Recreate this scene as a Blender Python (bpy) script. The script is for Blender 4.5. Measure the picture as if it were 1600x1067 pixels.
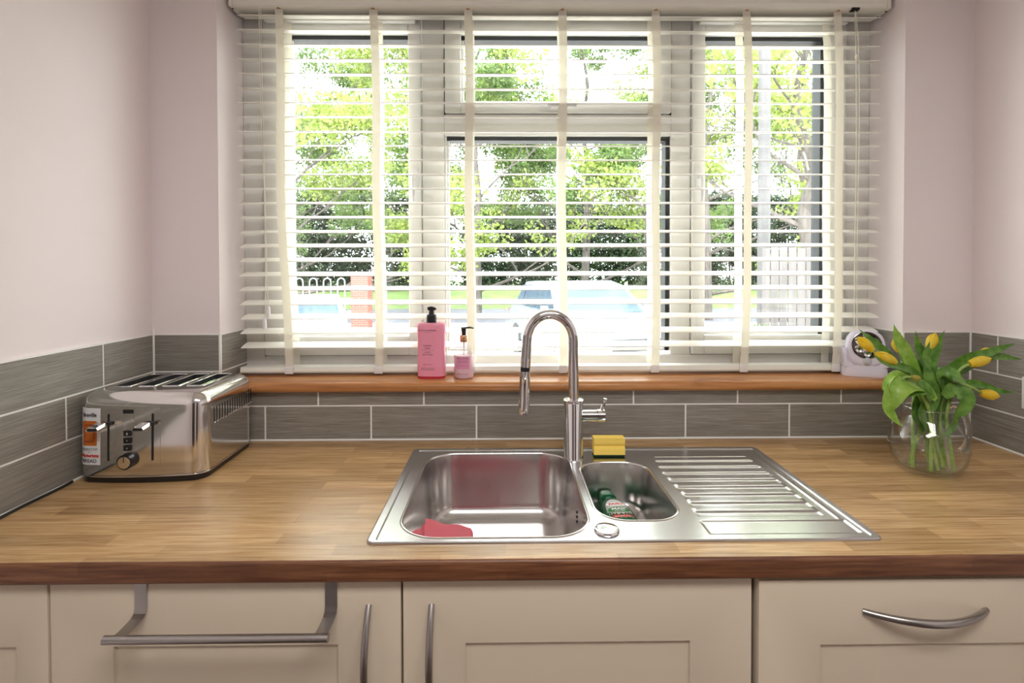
import bpy, bmesh, math, random
import numpy as np
from mathutils import Vector, Matrix
from math import sin, cos, pi, radians as R

# ---------------------------------------------------------------- start clean
for o in list(bpy.data.objects): bpy.data.objects.remove(o)
SC = bpy.context.scene
COL = SC.collection

# ---------------------------------------------------------------- camera
cam_d = bpy.data.cameras.new('camera'); cam = bpy.data.objects.new('camera', cam_d); COL.objects.link(cam)
cam_d.sensor_width = 36.0; cam_d.sensor_fit = 'HORIZONTAL'
cam_d.lens = 810.0 / 1600 * 36
cam_d.shift_y = -99.16 / 1600
cam_d.clip_start = 0.02; cam_d.clip_end = 400
YAW, PITCH, ROLL = -0.0124, 0.0159, -0.0018
def ray(px, py):
    x, y, z = px, 1.0, -py
    c, s = cos(ROLL), sin(ROLL); x, z = c*x - s*z, s*x + c*z
    c, s = cos(PITCH), sin(PITCH); y, z = c*y + s*z, -s*y + c*z
    c, s = cos(YAW), sin(YAW); x, y = c*x - s*y, s*x + c*y
    return Vector((x, y, z))
fw = ray(0, 0).normalized(); rt = (ray(1, 0) - ray(0, 0)).normalized(); up = rt.cross(fw)
m = Matrix((rt, up, -fw)).transposed().to_4x4(); m.translation = Vector((0, -1.5293, 1.4028))
cam.matrix_world = m
SC.camera = cam

# ---------------------------------------------------------------- world, sun, lamps, exposure
W = bpy.data.worlds.new('world'); SC.world = W; W.use_nodes = True
bg = W.node_tree.nodes['Background']; bg.inputs[0].default_value = (0.92, 0.965, 1.0, 1); bg.inputs[1].default_value = 7.4
sd = bpy.data.lights.new('sun', 'SUN'); sd.energy = 3.0; sd.angle = R(8); sd.color = (1, .97, .9)
sun = bpy.data.objects.new('sun', sd); COL.objects.link(sun); sun.rotation_euler = (R(38), 0, R(-25))
pd = bpy.data.lights.new('window_portal', 'AREA'); pd.shape = 'RECTANGLE'; pd.size = 2.0; pd.size_y = 1.15
pd.cycles.is_portal = True
po = bpy.data.objects.new('window_portal', pd); COL.objects.link(po); po.location = (.17, .29, 1.66); po.rotation_euler = (R(-90), 0, 0)
def area(name, loc, rot, sx, sy, e, col):
    d = bpy.data.lights.new(name, 'AREA'); d.shape = 'RECTANGLE'; d.size = sx; d.size_y = sy; d.energy = e; d.color = col
    o = bpy.data.objects.new(name, d); COL.objects.link(o); o.location = loc; o.rotation_euler = rot; return o
area('ceiling_lamp', (.2, -1.75, 2.37), (0, 0, 0), 1.2, .5, 17, (1, .97, .94))
SC.view_settings.view_transform = 'Standard'; SC.view_settings.look = 'None'
SC.view_settings.exposure = 0.62; SC.view_settings.gamma = 1.0; SC.view_settings.use_curve_mapping = False
SC.cycles.max_bounces = 10; SC.cycles.transparent_max_bounces = 24; SC.cycles.diffuse_bounces = 5; SC.cycles.glossy_bounces = 5
SC.cycles.sample_clamp_indirect = 6
SC.cycles.use_denoising = True

rnd = random.Random(7)

# ---------------------------------------------------------------- materials
def srgb(*c):
    return tuple(((v/255)/12.92 if v/255 <= .04045 else ((v/255+.055)/1.055)**2.4) for v in c) + (1,)
def nmat(name):
    M = bpy.data.materials.new(name); M.use_nodes = True
    nt = M.node_tree; return M, nt, nt.nodes['Principled BSDF']
def pmat(name, col, rough=.5, metal=0, **kw):
    M, nt, b = nmat(name)
    b.inputs['Base Color'].default_value = col; b.inputs['Roughness'].default_value = rough; b.inputs['Metallic'].default_value = metal
    for k, v in kw.items(): b.inputs[k.replace('_', ' ')].default_value = v
    return M
def node(nt, t, **kw):
    n = nt.nodes.new(t)
    for k, v in kw.items():
        if hasattr(n, k) and k not in n.inputs: setattr(n, k, v)
        else: n.inputs[k].default_value = v
    return n
def coords(nt, scale=(1, 1, 1), kind='Object', rand=False):
    tc = nt.nodes.new('ShaderNodeTexCoord'); mp = nt.nodes.new('ShaderNodeMapping')
    mp.inputs['Scale'].default_value = scale
    nt.links.new(tc.outputs[kind], mp.inputs[0])
    if rand:
        oi = nt.nodes.new('ShaderNodeObjectInfo'); ml = nt.nodes.new('ShaderNodeMath'); ml.operation = 'MULTIPLY'; ml.inputs[1].default_value = 57.0
        nt.links.new(oi.outputs['Random'], ml.inputs[0]); nt.links.new(ml.outputs[0], mp.inputs['Location'])
    return mp
def ramp(nt, src, stops):
    r = nt.nodes.new('ShaderNodeValToRGB'); e = r.color_ramp.elements
    while len(e) < len(stops): e.new(.5)
    for i, (p, c) in enumerate(stops): e[i].position = p; e[i].color = c
    nt.links.new(src, r.inputs[0]); return r
def bump(nt, src, b, strength=.2, dist=.001):
    n = nt.nodes.new('ShaderNodeBump'); n.inputs['Strength'].default_value = strength; n.inputs['Distance'].default_value = dist
    nt.links.new(src, n.inputs['Height']); nt.links.new(n.outputs[0], b.inputs['Normal'])
def mixc(nt, a, b, fac, mode='MULTIPLY'):
    n = nt.nodes.new('ShaderNodeMix'); n.data_type = 'RGBA'; n.blend_type = mode
    n.inputs[0].default_value = fac
    nt.links.new(a, n.inputs[6])
    if isinstance(b, tuple): n.inputs[7].default_value = b
    else: nt.links.new(b, n.inputs[7])
    return n.outputs[2]

def paint(name, col, rough=.75, bs=.06):
    M, nt, b = nmat(name); b.inputs['Base Color'].default_value = col; b.inputs['Roughness'].default_value = rough
    n = node(nt, 'ShaderNodeTexNoise', Scale=260.0, Detail=3.0); nt.links.new(coords(nt).outputs[0], n.inputs[0]); bump(nt, n.outputs[0], b, bs, .002)
    return M
M_wall = paint('blush_wall_paint', srgb(236, 226, 226))
M_ceil = paint('ceiling_paint', srgb(240, 238, 234))
M_floor = paint('floor_vinyl', srgb(92, 74, 62), .5)
M_reflpanel = pmat('dark_reflection_brown', srgb(64, 44, 34), .4)  # for the added panels behind the camera, dark so the chrome mirrors them
M_grout = paint('white_grout', srgb(240, 238, 234), .7)

def m_tile():
    M, nt, b = nmat('grey_linen_tile')
    mp = coords(nt, (9, 60, 420), rand=True)
    n = node(nt, 'ShaderNodeTexNoise', Scale=1.0, Detail=6.0, Roughness=.7); nt.links.new(mp.outputs[0], n.inputs[0])
    r = ramp(nt, n.outputs[0], [(.25, srgb(104, 99, 92)), (.5, srgb(142, 137, 129)), (.75, srgb(178, 174, 166))])
    oi = nt.nodes.new('ShaderNodeObjectInfo')
    r2 = ramp(nt, oi.outputs['Random'], [(0, (.9, .9, .9, 1)), (1, (1, 1, 1, 1))])
    nt.links.new(mixc(nt, r.outputs[0], r2.outputs[0], 1.0), b.inputs['Base Color'])
    b.inputs['Roughness'].default_value = .42
    bump(nt, n.outputs[0], b, .35, .0012)
    return M
M_tile = m_tile()

def m_wood(name, stops, grain=(2.5, 90, 90), staves=None, rough=.3, kind='Object', knots=False):
    M, nt, b = nmat(name)
    mp = coords(nt, grain, kind)
    n = node(nt, 'ShaderNodeTexNoise', Scale=1.0, Detail=5.0, Roughness=.6, Distortion=.4); nt.links.new(mp.outputs[0], n.inputs[0])
    col = ramp(nt, n.outputs[0], stops).outputs[0]
    if staves:
        mp2 = coords(nt, (1, 1, 1), kind)
        br = nt.nodes.new('ShaderNodeTexBrick'); br.offset = .37; br.offset_frequency = 2; br.squash = 1
        br.inputs['Color1'].default_value = (.52, .49, .44, 1); br.inputs['Color2'].default_value = (1.0, 1.0, 1.0, 1)
        br.inputs['Mortar'].default_value = (.74, .7, .66, 1)
        br.inputs['Scale'].default_value = 1.0; br.inputs['Mortar Size'].default_value = .0003; br.inputs['Bias'].default_value = .0
        br.inputs['Brick Width'].default_value = staves[0]; br.inputs['Row Height'].default_value = staves[1]
        nt.links.new(mp2.outputs[0], br.inputs[0])
        if len(staves) > 2: # swap to use z rows as well: add z to y
            sep = nt.nodes.new('ShaderNodeSeparateXYZ'); ad = nt.nodes.new('ShaderNodeMath'); ad.operation = 'ADD'; cb = nt.nodes.new('ShaderNodeCombineXYZ')
            nt.links.new(mp2.outputs[0], sep.inputs[0]); nt.links.new(sep.outputs[1], ad.inputs[0]); nt.links.new(sep.outputs[2], ad.inputs[1])
            nt.links.new(sep.outputs[0], cb.inputs[0]); nt.links.new(ad.outputs[0], cb.inputs[1]); nt.links.new(cb.outputs[0], br.inputs[0])
        col = mixc(nt, col, br.outputs[0], .75)
    if knots:
        mp3 = coords(nt, (3, 11, 11), kind)
        n3 = node(nt, 'ShaderNodeTexNoise', Scale=1.0, Detail=3.0, Distortion=1.5); nt.links.new(mp3.outputs[0], n3.inputs[0])
        kr = ramp(nt, n3.outputs[0], [(.25, (.35, .22, .15, 1)), (.36, (1, 1, 1, 1))])
        col = mixc(nt, col, kr.outputs[0], .8)
    nt.links.new(col, b.inputs['Base Color']); b.inputs['Roughness'].default_value = rough
    bump(nt, n.outputs[0], b, .12, .0008)
    return M
M_worktop = m_wood('oak_stave_laminate', [(.3, srgb(170, 130, 86)), (.5, srgb(200, 162, 114)), (.72, srgb(222, 190, 144))], (7, 150, 150), (.31, .0400, 1), .27)
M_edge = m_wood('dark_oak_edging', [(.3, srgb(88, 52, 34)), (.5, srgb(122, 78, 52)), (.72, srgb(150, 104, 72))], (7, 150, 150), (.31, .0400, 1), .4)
M_sill = m_wood('varnished_pine', [(.3, srgb(150, 92, 50)), (.5, srgb(184, 126, 74)), (.72, srgb(208, 156, 104))], (2.2, 45, 45), None, .3, knots=True)

def m_steel(name, col, rough, scale):
    M, nt, b = nmat(name); b.inputs['Base Color'].default_value = col; b.inputs['Metallic'].default_value = 1
    n = node(nt, 'ShaderNodeTexNoise', Scale=1.0, Detail=4.0); nt.links.new(coords(nt, scale).outputs[0], n.inputs[0])
    mr = node(nt, 'ShaderNodeMapRange'); mr.inputs[3].default_value = rough*.9; mr.inputs[4].default_value = rough*1.1
    nt.links.new(n.outputs[0], mr.inputs[0]); nt.links.new(mr.outputs[0], b.inputs['Roughness'])
    return M
M_sink = m_steel('brushed_sink_steel', (.60, .60, .61, 1), .26, (12, 300, 300))
M_bowl = m_steel('satin_bowl_steel', (.62, .60, .59, 1), .24, (300, 12, 40))
M_handle = m_steel('brushed_nickel', (.42, .40, .39, 1), .3, (15, 200, 200))
M_chrome = pmat('polished_chrome', (.78, .78, .80, 1), .05, 1)
M_toast = pmat('toaster_polished_steel', (.72, .71, .70, 1), .11, 1)
M_toast_side = m_steel('toaster_satin_steel', (.68, .67, .66, 1), .16, (20, 20, 200))
M_black = pmat('black_plastic', (.012, .012, .013, 1), .32)
M_rubber = pmat('black_rubber', (.015, .015, .016, 1), .6)
M_dark = pmat('dark_void', (.01, .01, .01, 1), .7)
M_cab = paint('cream_cabinet_lacquer', srgb(218, 205, 184), .35, .02)
M_carc = pmat('cabinet_carcass', srgb(200, 190, 172), .5)
M_pvc = pmat('white_pvc_frame', srgb(238, 238, 234), .3)
M_gasket = pmat('glazing_gasket', (.02, .022, .025, 1), .5)
M_slat = pmat('ivory_blind_slat', srgb(248, 245, 236), .4)
M_rail = pmat('ivory_blind_rail', srgb(238, 238, 228), .4)
M_white = pmat('white_plastic', srgb(236, 236, 236), .35)
M_lilac = pmat('lilac_white_plastic', srgb(226, 222, 238), .3)
M_cord = pmat('ivory_cord', srgb(236, 230, 214), .7)
def m_tape():
    M, nt, b = nmat('cream_blind_tape')
    out = nt.nodes['Material Output']; b.inputs['Base Color'].default_value = srgb(240, 235, 226); b.inputs['Roughness'].default_value = .8
    t = nt.nodes.new('ShaderNodeBsdfTranslucent'); t.inputs[0].default_value = srgb(240, 234, 214)
    mx = nt.nodes.new('ShaderNodeMixShader'); mx.inputs[0].default_value = .4
    nt.links.new(b.outputs[0], mx.inputs[1]); nt.links.new(t.outputs[0], mx.inputs[2]); nt.links.new(mx.outputs[0], out.inputs[0])
    w = node(nt, 'ShaderNodeTexWave', Scale=900.0); w.bands_direction = 'Z'; nt.links.new(coords(nt).outputs[0], w.inputs[0]); bump(nt, w.outputs[0], b, .2, .0004)
    return M
M_tape = m_tape()
def thin_glass(name, tint, ior=1.5, rough=0.0):
    M, nt, b = nmat(name); nt.nodes.remove(b); out = nt.nodes['Material Output']
    t = nt.nodes.new('ShaderNodeBsdfTransparent'); t.inputs[0].default_value = tint
    g = nt.nodes.new('ShaderNodeBsdfGlossy'); g.inputs['Roughness'].default_value = rough
    lw = nt.nodes.new('ShaderNodeLayerWeight'); lw.inputs[0].default_value = .5
    pw = nt.nodes.new('ShaderNodeMath'); pw.operation = 'POWER'; pw.inputs[1].default_value = 4.0; nt.links.new(lw.outputs['Facing'], pw.inputs[0])
    f = nt.nodes.new('ShaderNodeMath'); f.operation = 'MULTIPLY_ADD'; f.inputs[1].default_value = .8; f.inputs[2].default_value = ((ior-1)/(ior+1))**2; nt.links.new(pw.outputs[0], f.inputs[0])
    mx = nt.nodes.new('ShaderNodeMixShader'); nt.links.new(f.outputs[0], mx.inputs[0]); nt.links.new(t.outputs[0], mx.inputs[1]); nt.links.new(g.outputs[0], mx.inputs[2])
    nt.links.new(mx.outputs[0], out.inputs[0]); return M
M_pane = thin_glass('window_glass', (.97, .985, .98, 1), 1.45)
M_jug = thin_glass('clear_jug_glass', (.985, .99, .99, 1), 1.5)
M_jugedge = pmat('thick_handle_glass', (.97, .99, .98, 1), 0.0, 0, Transmission_Weight=1.0, IOR=1.5)
M_water = thin_glass('vase_water', (.975, .985, .975, 1), 1.33)
M_clear = thin_glass('clear_bottle_plastic', (.95, .93, .94, 1), 1.45)
M_pink = pmat('pink_body_wash', srgb(244, 160, 184), .25, 0, Subsurface_Weight=.25)
M_pink.node_tree.nodes['Principled BSDF'].inputs['Subsurface Radius'].default_value = (.02, .008, .01)
M_pinkbase = pmat('deep_pink_base', srgb(196, 50, 70), .2)
M_lotion = pmat('pale_pink_lotion', srgb(240, 206, 218), .3)
M_blush = pmat('pink_label_print', srgb(226, 150, 182), .4)
M_copper = pmat('rose_gold_collar', (.72, .42, .25, 1), .2, 1)
M_ink = pmat('black_print', (.03, .02, .025, 1), .6)
M_inkred = pmat('red_print', srgb(206, 34, 30), .5)
M_inkwhite = pmat('white_print', srgb(245, 245, 245), .5)
M_toastpic = pmat('toast_print', srgb(196, 108, 36), .5)
M_toastpic2 = pmat('toast_print_dark', srgb(150, 70, 22), .5)
M_label = pmat('label_paper', srgb(226, 228, 232), .4)
M_silverlab = pmat('silver_label', srgb(186, 190, 190), .3, .4)
M_greenbot = pmat('green_detergent_bottle', srgb(20, 92, 58), .18)
M_greencap = pmat('green_cap', srgb(36, 104, 66), .3)
M_greenlab = pmat('green_label', srgb(26, 120, 56), .4)
def m_cloth():
    M, nt, b = nmat('pink_microfibre'); b.inputs['Base Color'].default_value = srgb(240, 132, 146); b.inputs['Roughness'].default_value = .9
    n = node(nt, 'ShaderNodeTexNoise', Scale=900.0); nt.links.new(coords(nt).outputs[0], n.inputs[0]); bump(nt, n.outputs[0], b, .4, .001); return M
M_cloth = m_cloth()
def m_sponge():
    M, nt, b = nmat('yellow_sponge_foam'); b.inputs['Roughness'].default_value = .9
    n = node(nt, 'ShaderNodeTexVoronoi', Scale=420.0); nt.links.new(coords(nt).outputs[0], n.inputs[0])
    r = ramp(nt, n.outputs[0], [(0, srgb(232, 194, 84)), (.4, srgb(250, 218, 108))]); nt.links.new(r.outputs[0], b.inputs['Base Color'])
    bump(nt, n.outputs[0], b, .5, .001); return M
M_sponge = m_sponge()
M_scour = pmat('green_scourer', srgb(40, 70, 42), .95)
def m_plant(name, c1, c2, rough=.45, trans=.25, scale=(40, 40, 6)):
    M, nt, b = nmat(name); out = nt.nodes['Material Output']
    n = node(nt, 'ShaderNodeTexNoise', Scale=1.0, Detail=3.0); nt.links.new(coords(nt, scale).outputs[0], n.inputs[0])
    r = ramp(nt, n.outputs[0], [(.3, c1), (.7, c2)]); nt.links.new(r.outputs[0], b.inputs['Base Color']); b.inputs['Roughness'].default_value = rough
    t = nt.nodes.new('ShaderNodeBsdfTranslucent'); nt.links.new(r.outputs[0], t.inputs[0])
    mx = nt.nodes.new('ShaderNodeMixShader'); mx.inputs[0].default_value = trans
    nt.links.new(b.outputs[0], mx.inputs[1]); nt.links.new(t.outputs[0], mx.inputs[2]); nt.links.new(mx.outputs[0], out.inputs[0])
    return M
M_tleaf = m_plant('tulip_leaf', srgb(78, 128, 44), srgb(126, 170, 76), .35, .25, (60, 60, 60))
M_tleaf2 = m_plant('tulip_leaf_bright', srgb(136, 182, 62), srgb(178, 210, 104), .35, .3, (60, 60, 60))
M_stem = m_plant('tulip_stem', srgb(124, 160, 70), srgb(170, 196, 112), .4, .1, (60, 60, 60))
M_petal = m_plant('yellow_tulip_petal', srgb(255, 230, 60), srgb(255, 242, 124), .45, .25, (80, 80, 30))
M_bud = m_plant('green_yellow_bud', srgb(178, 190, 80), srgb(226, 214, 120), .45, .2)
# outside
M_leafA = m_plant('oak_foliage_light', srgb(104, 126, 50), srgb(158, 172, 88), .6, .35, (1.2, 1.2, 1.2))
M_leafB = m_plant('oak_foliage_mid', srgb(70, 98, 46), srgb(120, 144, 74), .6, .35, (1.2, 1.2, 1.2))
M_leafC = m_plant('hedge_foliage_dark', srgb(26, 40, 26), srgb(62, 82, 50), .6, .2, (1.5, 1.5, 1.5))
M_bark = m_plant('grey_bark', srgb(64, 58, 54), srgb(98, 92, 86), .9, 0, (12, 12, 2))
M_grass = m_plant('verge_grass', srgb(84, 108, 50), srgb(112, 132, 70), .9, 0, (1, 1, 1))
M_drive = m_plant('pale_gravel_drive', srgb(170, 166, 160), srgb(196, 190, 184), .9, 0, (8, 8, 8))
M_road = m_plant('grey_asphalt', srgb(86, 86, 94), srgb(100, 100, 108), .9, 0, (3, 3, 3))
M_brick = m_plant('red_brick', srgb(128, 70, 60), srgb(150, 90, 78), .85, 0, (5, 5, 5))
M_mortar = pmat('brick_mortar', srgb(206, 196, 184), .9)
M_fence = m_plant('weathered_fence_wood', srgb(72, 68, 66), srgb(98, 94, 92), .9, 0, (9, 9, 1.2))
M_pole = m_plant('grey_timber_pole', srgb(70, 69, 68), srgb(88, 86, 85), .9, 0, (9, 9, 1))
M_rlg = pmat('grey_painted_railing', srgb(196, 200, 204), .4, .2)
M_carw = pmat('white_car_paint', srgb(240, 242, 244), .2, 0, Coat_Weight=.8)
M_cars = pmat('silver_car_paint', srgb(132, 142, 152), .25, .3, Coat_Weight=.8)
M_carg = pmat('car_glass', srgb(104, 122, 138), .06, .3)
M_lamp = pmat('car_lamp_lens', srgb(220, 224, 230), .1, .4)
M_redlamp = pmat('car_red_lamp', srgb(190, 40, 40), .2)

# ---------------------------------------------------------------- mesh helpers
def link(o, parent=None):
    COL.objects.link(o)
    if parent is not None: o.parent = parent
    return o
def autosmooth(bm, ang=35):
    for f in bm.faces: f.smooth = True
    for e in bm.edges:
        if len(e.link_faces) == 2:
            try: e.smooth = e.calc_face_angle() < R(ang)
            except Exception: e.smooth = True
def obj(name, bm, mat, parent=None, smooth=35, loc=None):
    bmesh.ops.recalc_face_normals(bm, faces=bm.faces)
    if smooth: autosmooth(bm, smooth)
    me = bpy.data.meshes.new(name); bm.to_mesh(me); bm.free()
    for mm in (mat if isinstance(mat, (list, tuple)) else [mat]): me.materials.append(mm)
    o = bpy.data.objects.new(name, me)
    if loc: o.location = loc
    return link(o, parent)
def tag(o, label=None, cat=None, group=None, kind=None):
    if label: o['label'] = label
    if cat: o['category'] = cat
    if group: o['group'] = group
    if kind: o['kind'] = kind
    return o
def thing(name, label, cat, loc=(0, 0, 0), rotz=0, group=None):
    o = bpy.data.objects.new(name, None); COL.objects.link(o); o.location = loc; o.rotation_euler = (0, 0, rotz); o.empty_display_size = .05
    return tag(o, label, cat, group)
def B(): return bmesh.new()
def box(bm, x0, x1, y0, y1, z0, z1, bev=0, seg=2, rot=None):
    r = bmesh.ops.create_cube(bm, size=1); vs = r['verts']
    for v in vs: v.co = Vector((x0 + (v.co.x+.5)*(x1-x0), y0 + (v.co.y+.5)*(y1-y0), z0 + (v.co.z+.5)*(z1-z0)))
    if bev:
        es = list({e for v in vs for e in v.link_edges})
        bmesh.ops.bevel(bm, geom=es, offset=bev, segments=seg, profile=.5, affect='EDGES')
    return vs
def bx(*a, bev=0, seg=2):
    bm = B(); box(bm, *a, bev=bev, seg=seg); return bm
def loft(bm, loops, cap0=True, cap1=True, closed=True):
    rings = [[bm.verts.new(p) for p in lp] for lp in loops]
    n = len(rings[0])
    for a, b in zip(rings, rings[1:]):
        for i in range(n if closed else n-1):
            j = (i+1) % n
            try: bm.faces.new((a[i], a[j], b[j], b[i]))
            except ValueError: pass
    if cap0: bm.faces.new(rings[0][::-1])
    if cap1: bm.faces.new(rings[-1])
    return rings
def circ(cx, cy, z, r, n=32, ry=None, p=2.0):
    ry = r if ry is None else ry
    out = []
    for i in range(n):
        a = 2*pi*i/n; c, s = cos(a), sin(a)
        out.append((cx + r*math.copysign(abs(c)**(2/p), c), cy + ry*math.copysign(abs(s)**(2/p), s), z))
    return out
def lathe(bm, prof, cx=0, cy=0, z0=0, n=32, ysc=1, cap0=True, cap1=True, p=2.0):
    return loft(bm, [circ(cx, cy, z0+z, r, n, r*ysc, p) for r, z in prof], cap0, cap1)
def catmull(pts, n=8):
    P = [Vector(p) for p in pts]; P = [P[0]*2-P[1]] + P + [P[-1]*2-P[-2]]; out = []
    for i in range(1, len(P)-2):
        for k in range(n):
            t = k/n; a, b, c, d = P[i-1], P[i], P[i+1], P[i+2]
            out.append(.5*((2*b) + (c-a)*t + (2*a-5*b+4*c-d)*t*t + (3*b-a-3*c+d)*t**3))
    out.append(P[-2]); return out
def tube(bm, pts, r, n=12, cap=True, squash=1.0):
    P = [Vector(p) for p in pts]; rs = r if isinstance(r, (list, tuple)) else [r]*len(P)
    T = [(P[min(i+1, len(P)-1)] - P[max(i-1, 0)]).normalized() for i in range(len(P))]
    u = T[0].orthogonal().normalized() if abs(T[0].z) > .9 else T[0].cross(Vector((0, 0, 1))).normalized()
    loops = []
    for i, p in enumerate(P):
        u = (u - T[i]*u.dot(T[i])).normalized(); v = T[i].cross(u)
        loops.append([p + u*rs[i]*cos(2*pi*k/n) + v*rs[i]*squash*sin(2*pi*k/n) for k in range(n)])
    loft(bm, loops, cap, cap)
def cyl(bm, a, b, r, n=20, r2=None): tube(bm, [a, b], [r, r2 if r2 else r], n)
def rrect(x0, x1, y0, y1, r, z, n=8, bow=0):
    out = []; cx, hw = (x0+x1)/2, (x1-x0)/2
    for (ax, ay, a0) in ((x1-r, y1-r, 0), (x0+r, y1-r, 90), (x0+r, y0+r, 180), (x1-r, y0+r, 270)):
        for k in range(n+1):
            a = R(a0 + 90*k/n); out.append([ax + r*cos(a), ay + r*sin(a), z])
        if a0 in (180,):
            for k in range(1, 12): out.append([x0+r + (x1-x0-2*r)*k/12, y0, z])
    if bow:
        for p in out:
            if p[1] < (y0+y1)/2: p[1] -= bow*(1-((p[0]-cx)/hw)**2)*min(1, ((y0+y1)/2-p[1])/((y1-y0)/2))
    return [tuple(p) for p in out]
def fill_holes(bm, outer, holes, z=None):
    es = []
    def ring(lp):
        vs = [bm.verts.new(p) for p in lp]
        for i in range(len(vs)): es.append(bm.edges.new((vs[i], vs[(i+1) % len(vs)])))
        return vs
    o = ring(outer); hs = [ring(h) for h in holes]
    bmesh.ops.triangle_fill(bm, use_beauty=True, use_dissolve=False, edges=es, normal=(0, 0, 1))
    return o, hs
def cdt_fill(bm, outer_vs, hole_lists, bridging_lists=()):
    from mathutils.geometry import delaunay_2d_cdt
    loops = [outer_vs] + list(hole_lists); vs = [v for l in loops for v in l]; es = []; k = 0
    for l in loops:
        es += [(k+i, k+(i+1) % len(l)) for i in range(len(l))]; k += len(l)
    co = [Vector((v.co.x, v.co.y)) for v in vs]
    r = delaunay_2d_cdt(co, es, [], 0, 1e-7)
    def inside(p, l):
        c = False; n = len(l)
        for i in range(n):
            a, b = l[i].co, l[(i+1) % n].co
            if (a.y > p.y) != (b.y > p.y) and p.x < (b.x-a.x)*(p.y-a.y)/(b.y-a.y)+a.x: c = not c
        return c
    om = [o[0] for o in r[3]]
    for f in r[2]:
        p = sum((r[0][i] for i in f), Vector((0, 0)))/3
        if inside(p, outer_vs) and not any(inside(p, h) for h in hole_lists):
            fc = [vs[om[i]] for i in f]
            if len(set(fc)) == 3:
                try: bm.faces.new(fc)
                except ValueError: pass
def xform(bm, M): bmesh.ops.transform(bm, matrix=M, verts=bm.verts)
def text(name, body, size, mat, parent, origin, ux=(1, 0, 0), uy=(0, 0, 1), align='CENTER', ext=.0002, fn=None, spacing=1.0, squeeze=1.0, bold=0):
    c = bpy.data.curves.new(name, 'FONT'); c.body = body; c.size = size; c.align_x = align; c.extrude = ext; c.space_character = spacing; c.resolution_u = 3; c.offset = bold
    t = bpy.data.objects.new(name, c); COL.objects.link(t)
    dg = bpy.context.evaluated_depsgraph_get(); me = bpy.data.meshes.new_from_object(t.evaluated_get(dg))
    bpy.data.objects.remove(t); me.name = name
    ux, uy = Vector(ux).normalized(), Vector(uy).normalized(); uz = ux.cross(uy); o0 = Vector(origin)
    for v in me.vertices:
        p = o0 + ux*v.co.x*squeeze + uy*v.co.y + uz*v.co.z
        v.co = fn(p) if fn else p
    me.materials.clear(); me.materials.append(mat)
    return link(bpy.data.objects.new(name, me), parent)

# ================================================================ THE SETTING
XL, XR = -1.0326, 1.3901
RL, RR = -.842, 1.1886           # window reveal
YW = .006                        # painted wall face (tiles stand proud to y=0)
YF = .155                        # window frame face
ZS = 1.077                       # sill top
ZH = 2.27
def structure(name, bm, mat, parent=None, kind='structure'):
    o = obj(name, bm, mat, parent, 0)
    if parent is None: o['kind'] = kind
    return o
wl = structure('wall_left', bx(XL-.12-.006, XL-.006, -3.4, .4, 0, 2.42), M_wall)
wr = structure('wall_right', bx(XR+.006, XR+.126, -3.4, .4, 0, 2.42), M_wall)
bm = B()
box(bm, XL-.006, RL, YW, .33, 0, 2.42); box(bm, RR, XR+.006, YW, .33, 0, 2.42)
box(bm, RL, RR, YW, .33, 0, 1.047); box(bm, RL, RR, YW, .33, ZH, 2.42)
wb = structure('wall_back', bm, M_wall)
structure('wall_rear', bx(XL-.006, XR+.006, -3.4, -3.28, 0, 2.42), M_wall)
for i_, (x0_, x1_) in enumerate(((-.85, .0), (.55, 1.30))): structure('door_%d' % (i_+1), bx(x0_, x1_, -3.279, -3.24, 0, 2.04, bev=.004), M_reflpanel)  # invented dark panels, out of view, added to deepen reflections in the tap
structure('ceiling', bx(XL-.126, XR+.126, -3.4, .33, 2.42, 2.5), M_ceil)
structure('floor', bx(XL-.126, XR+.126, -3.4, .33, -.08, 0), M_floor)

# --- tiles: every tile a mesh of its own, standing 6 mm proud of the wall, 4.5 mm recessed grout between
ZR = [(.9045, 1.0002), (1.0047, 1.1033), (1.1078, 1.2122)]
tile_cache = {}
def tile(parent, w, h, loc, rotz):
    k = (round(w, 3), round(h, 3))
    if k not in tile_cache:
        bm = bx(0, w, 0, .0065, 0, h, bev=.0008, seg=1); bmesh.ops.recalc_face_normals(bm, faces=bm.faces)
        me = bpy.data.meshes.new('tile'); bm.to_mesh(me); bm.free(); me.materials.append(M_tile); tile_cache[k] = me
    o = bpy.data.objects.new('tile', tile_cache[k]); o.location = loc; o.rotation_euler = (0, 0, rotz); link(o, parent)
G = .005
def run(parent, a, b, joints, z0, z1, origin, dirn, rotz):
    js = sorted([a] + [j for j in joints if a < j < b] + [b])
    for s, e in zip(js, js[1:]):
        s2 = s + (G/2 if s != a else 0); e2 = e - (G/2 if e != b else 0)
        p = Vector(origin) + Vector(dirn)*s2; tile(parent, e2-s2, z1-z0, (p.x, p.y, z0), rotz)
T0 = -.709; TW = .311
j1 = [T0 + TW*i for i in range(-2, 9)]; j2 = [x+TW/2 for x in j1]
run(wb, XL+.003, XR-.003, j1, *ZR[0], (0, 0, 0), (1, 0, 0), 0)
run(wb, RL-.0005, RR+.0005, j2, ZR[1][0], 1.046, (0, 0, 0), (1, 0, 0), 0)
for a, b in ((XL+.003, RL-.0008), (RR+.0008, XR-.003)):
    run(wb, a, b, [x for x in j2], ZR[1][0], ZR[1][1], (0, 0, 0), (1, 0, 0), 0)
    run(wb, a, b, [], *ZR[2], (0, 0, 0), (1, 0, 0), 0)
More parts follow.
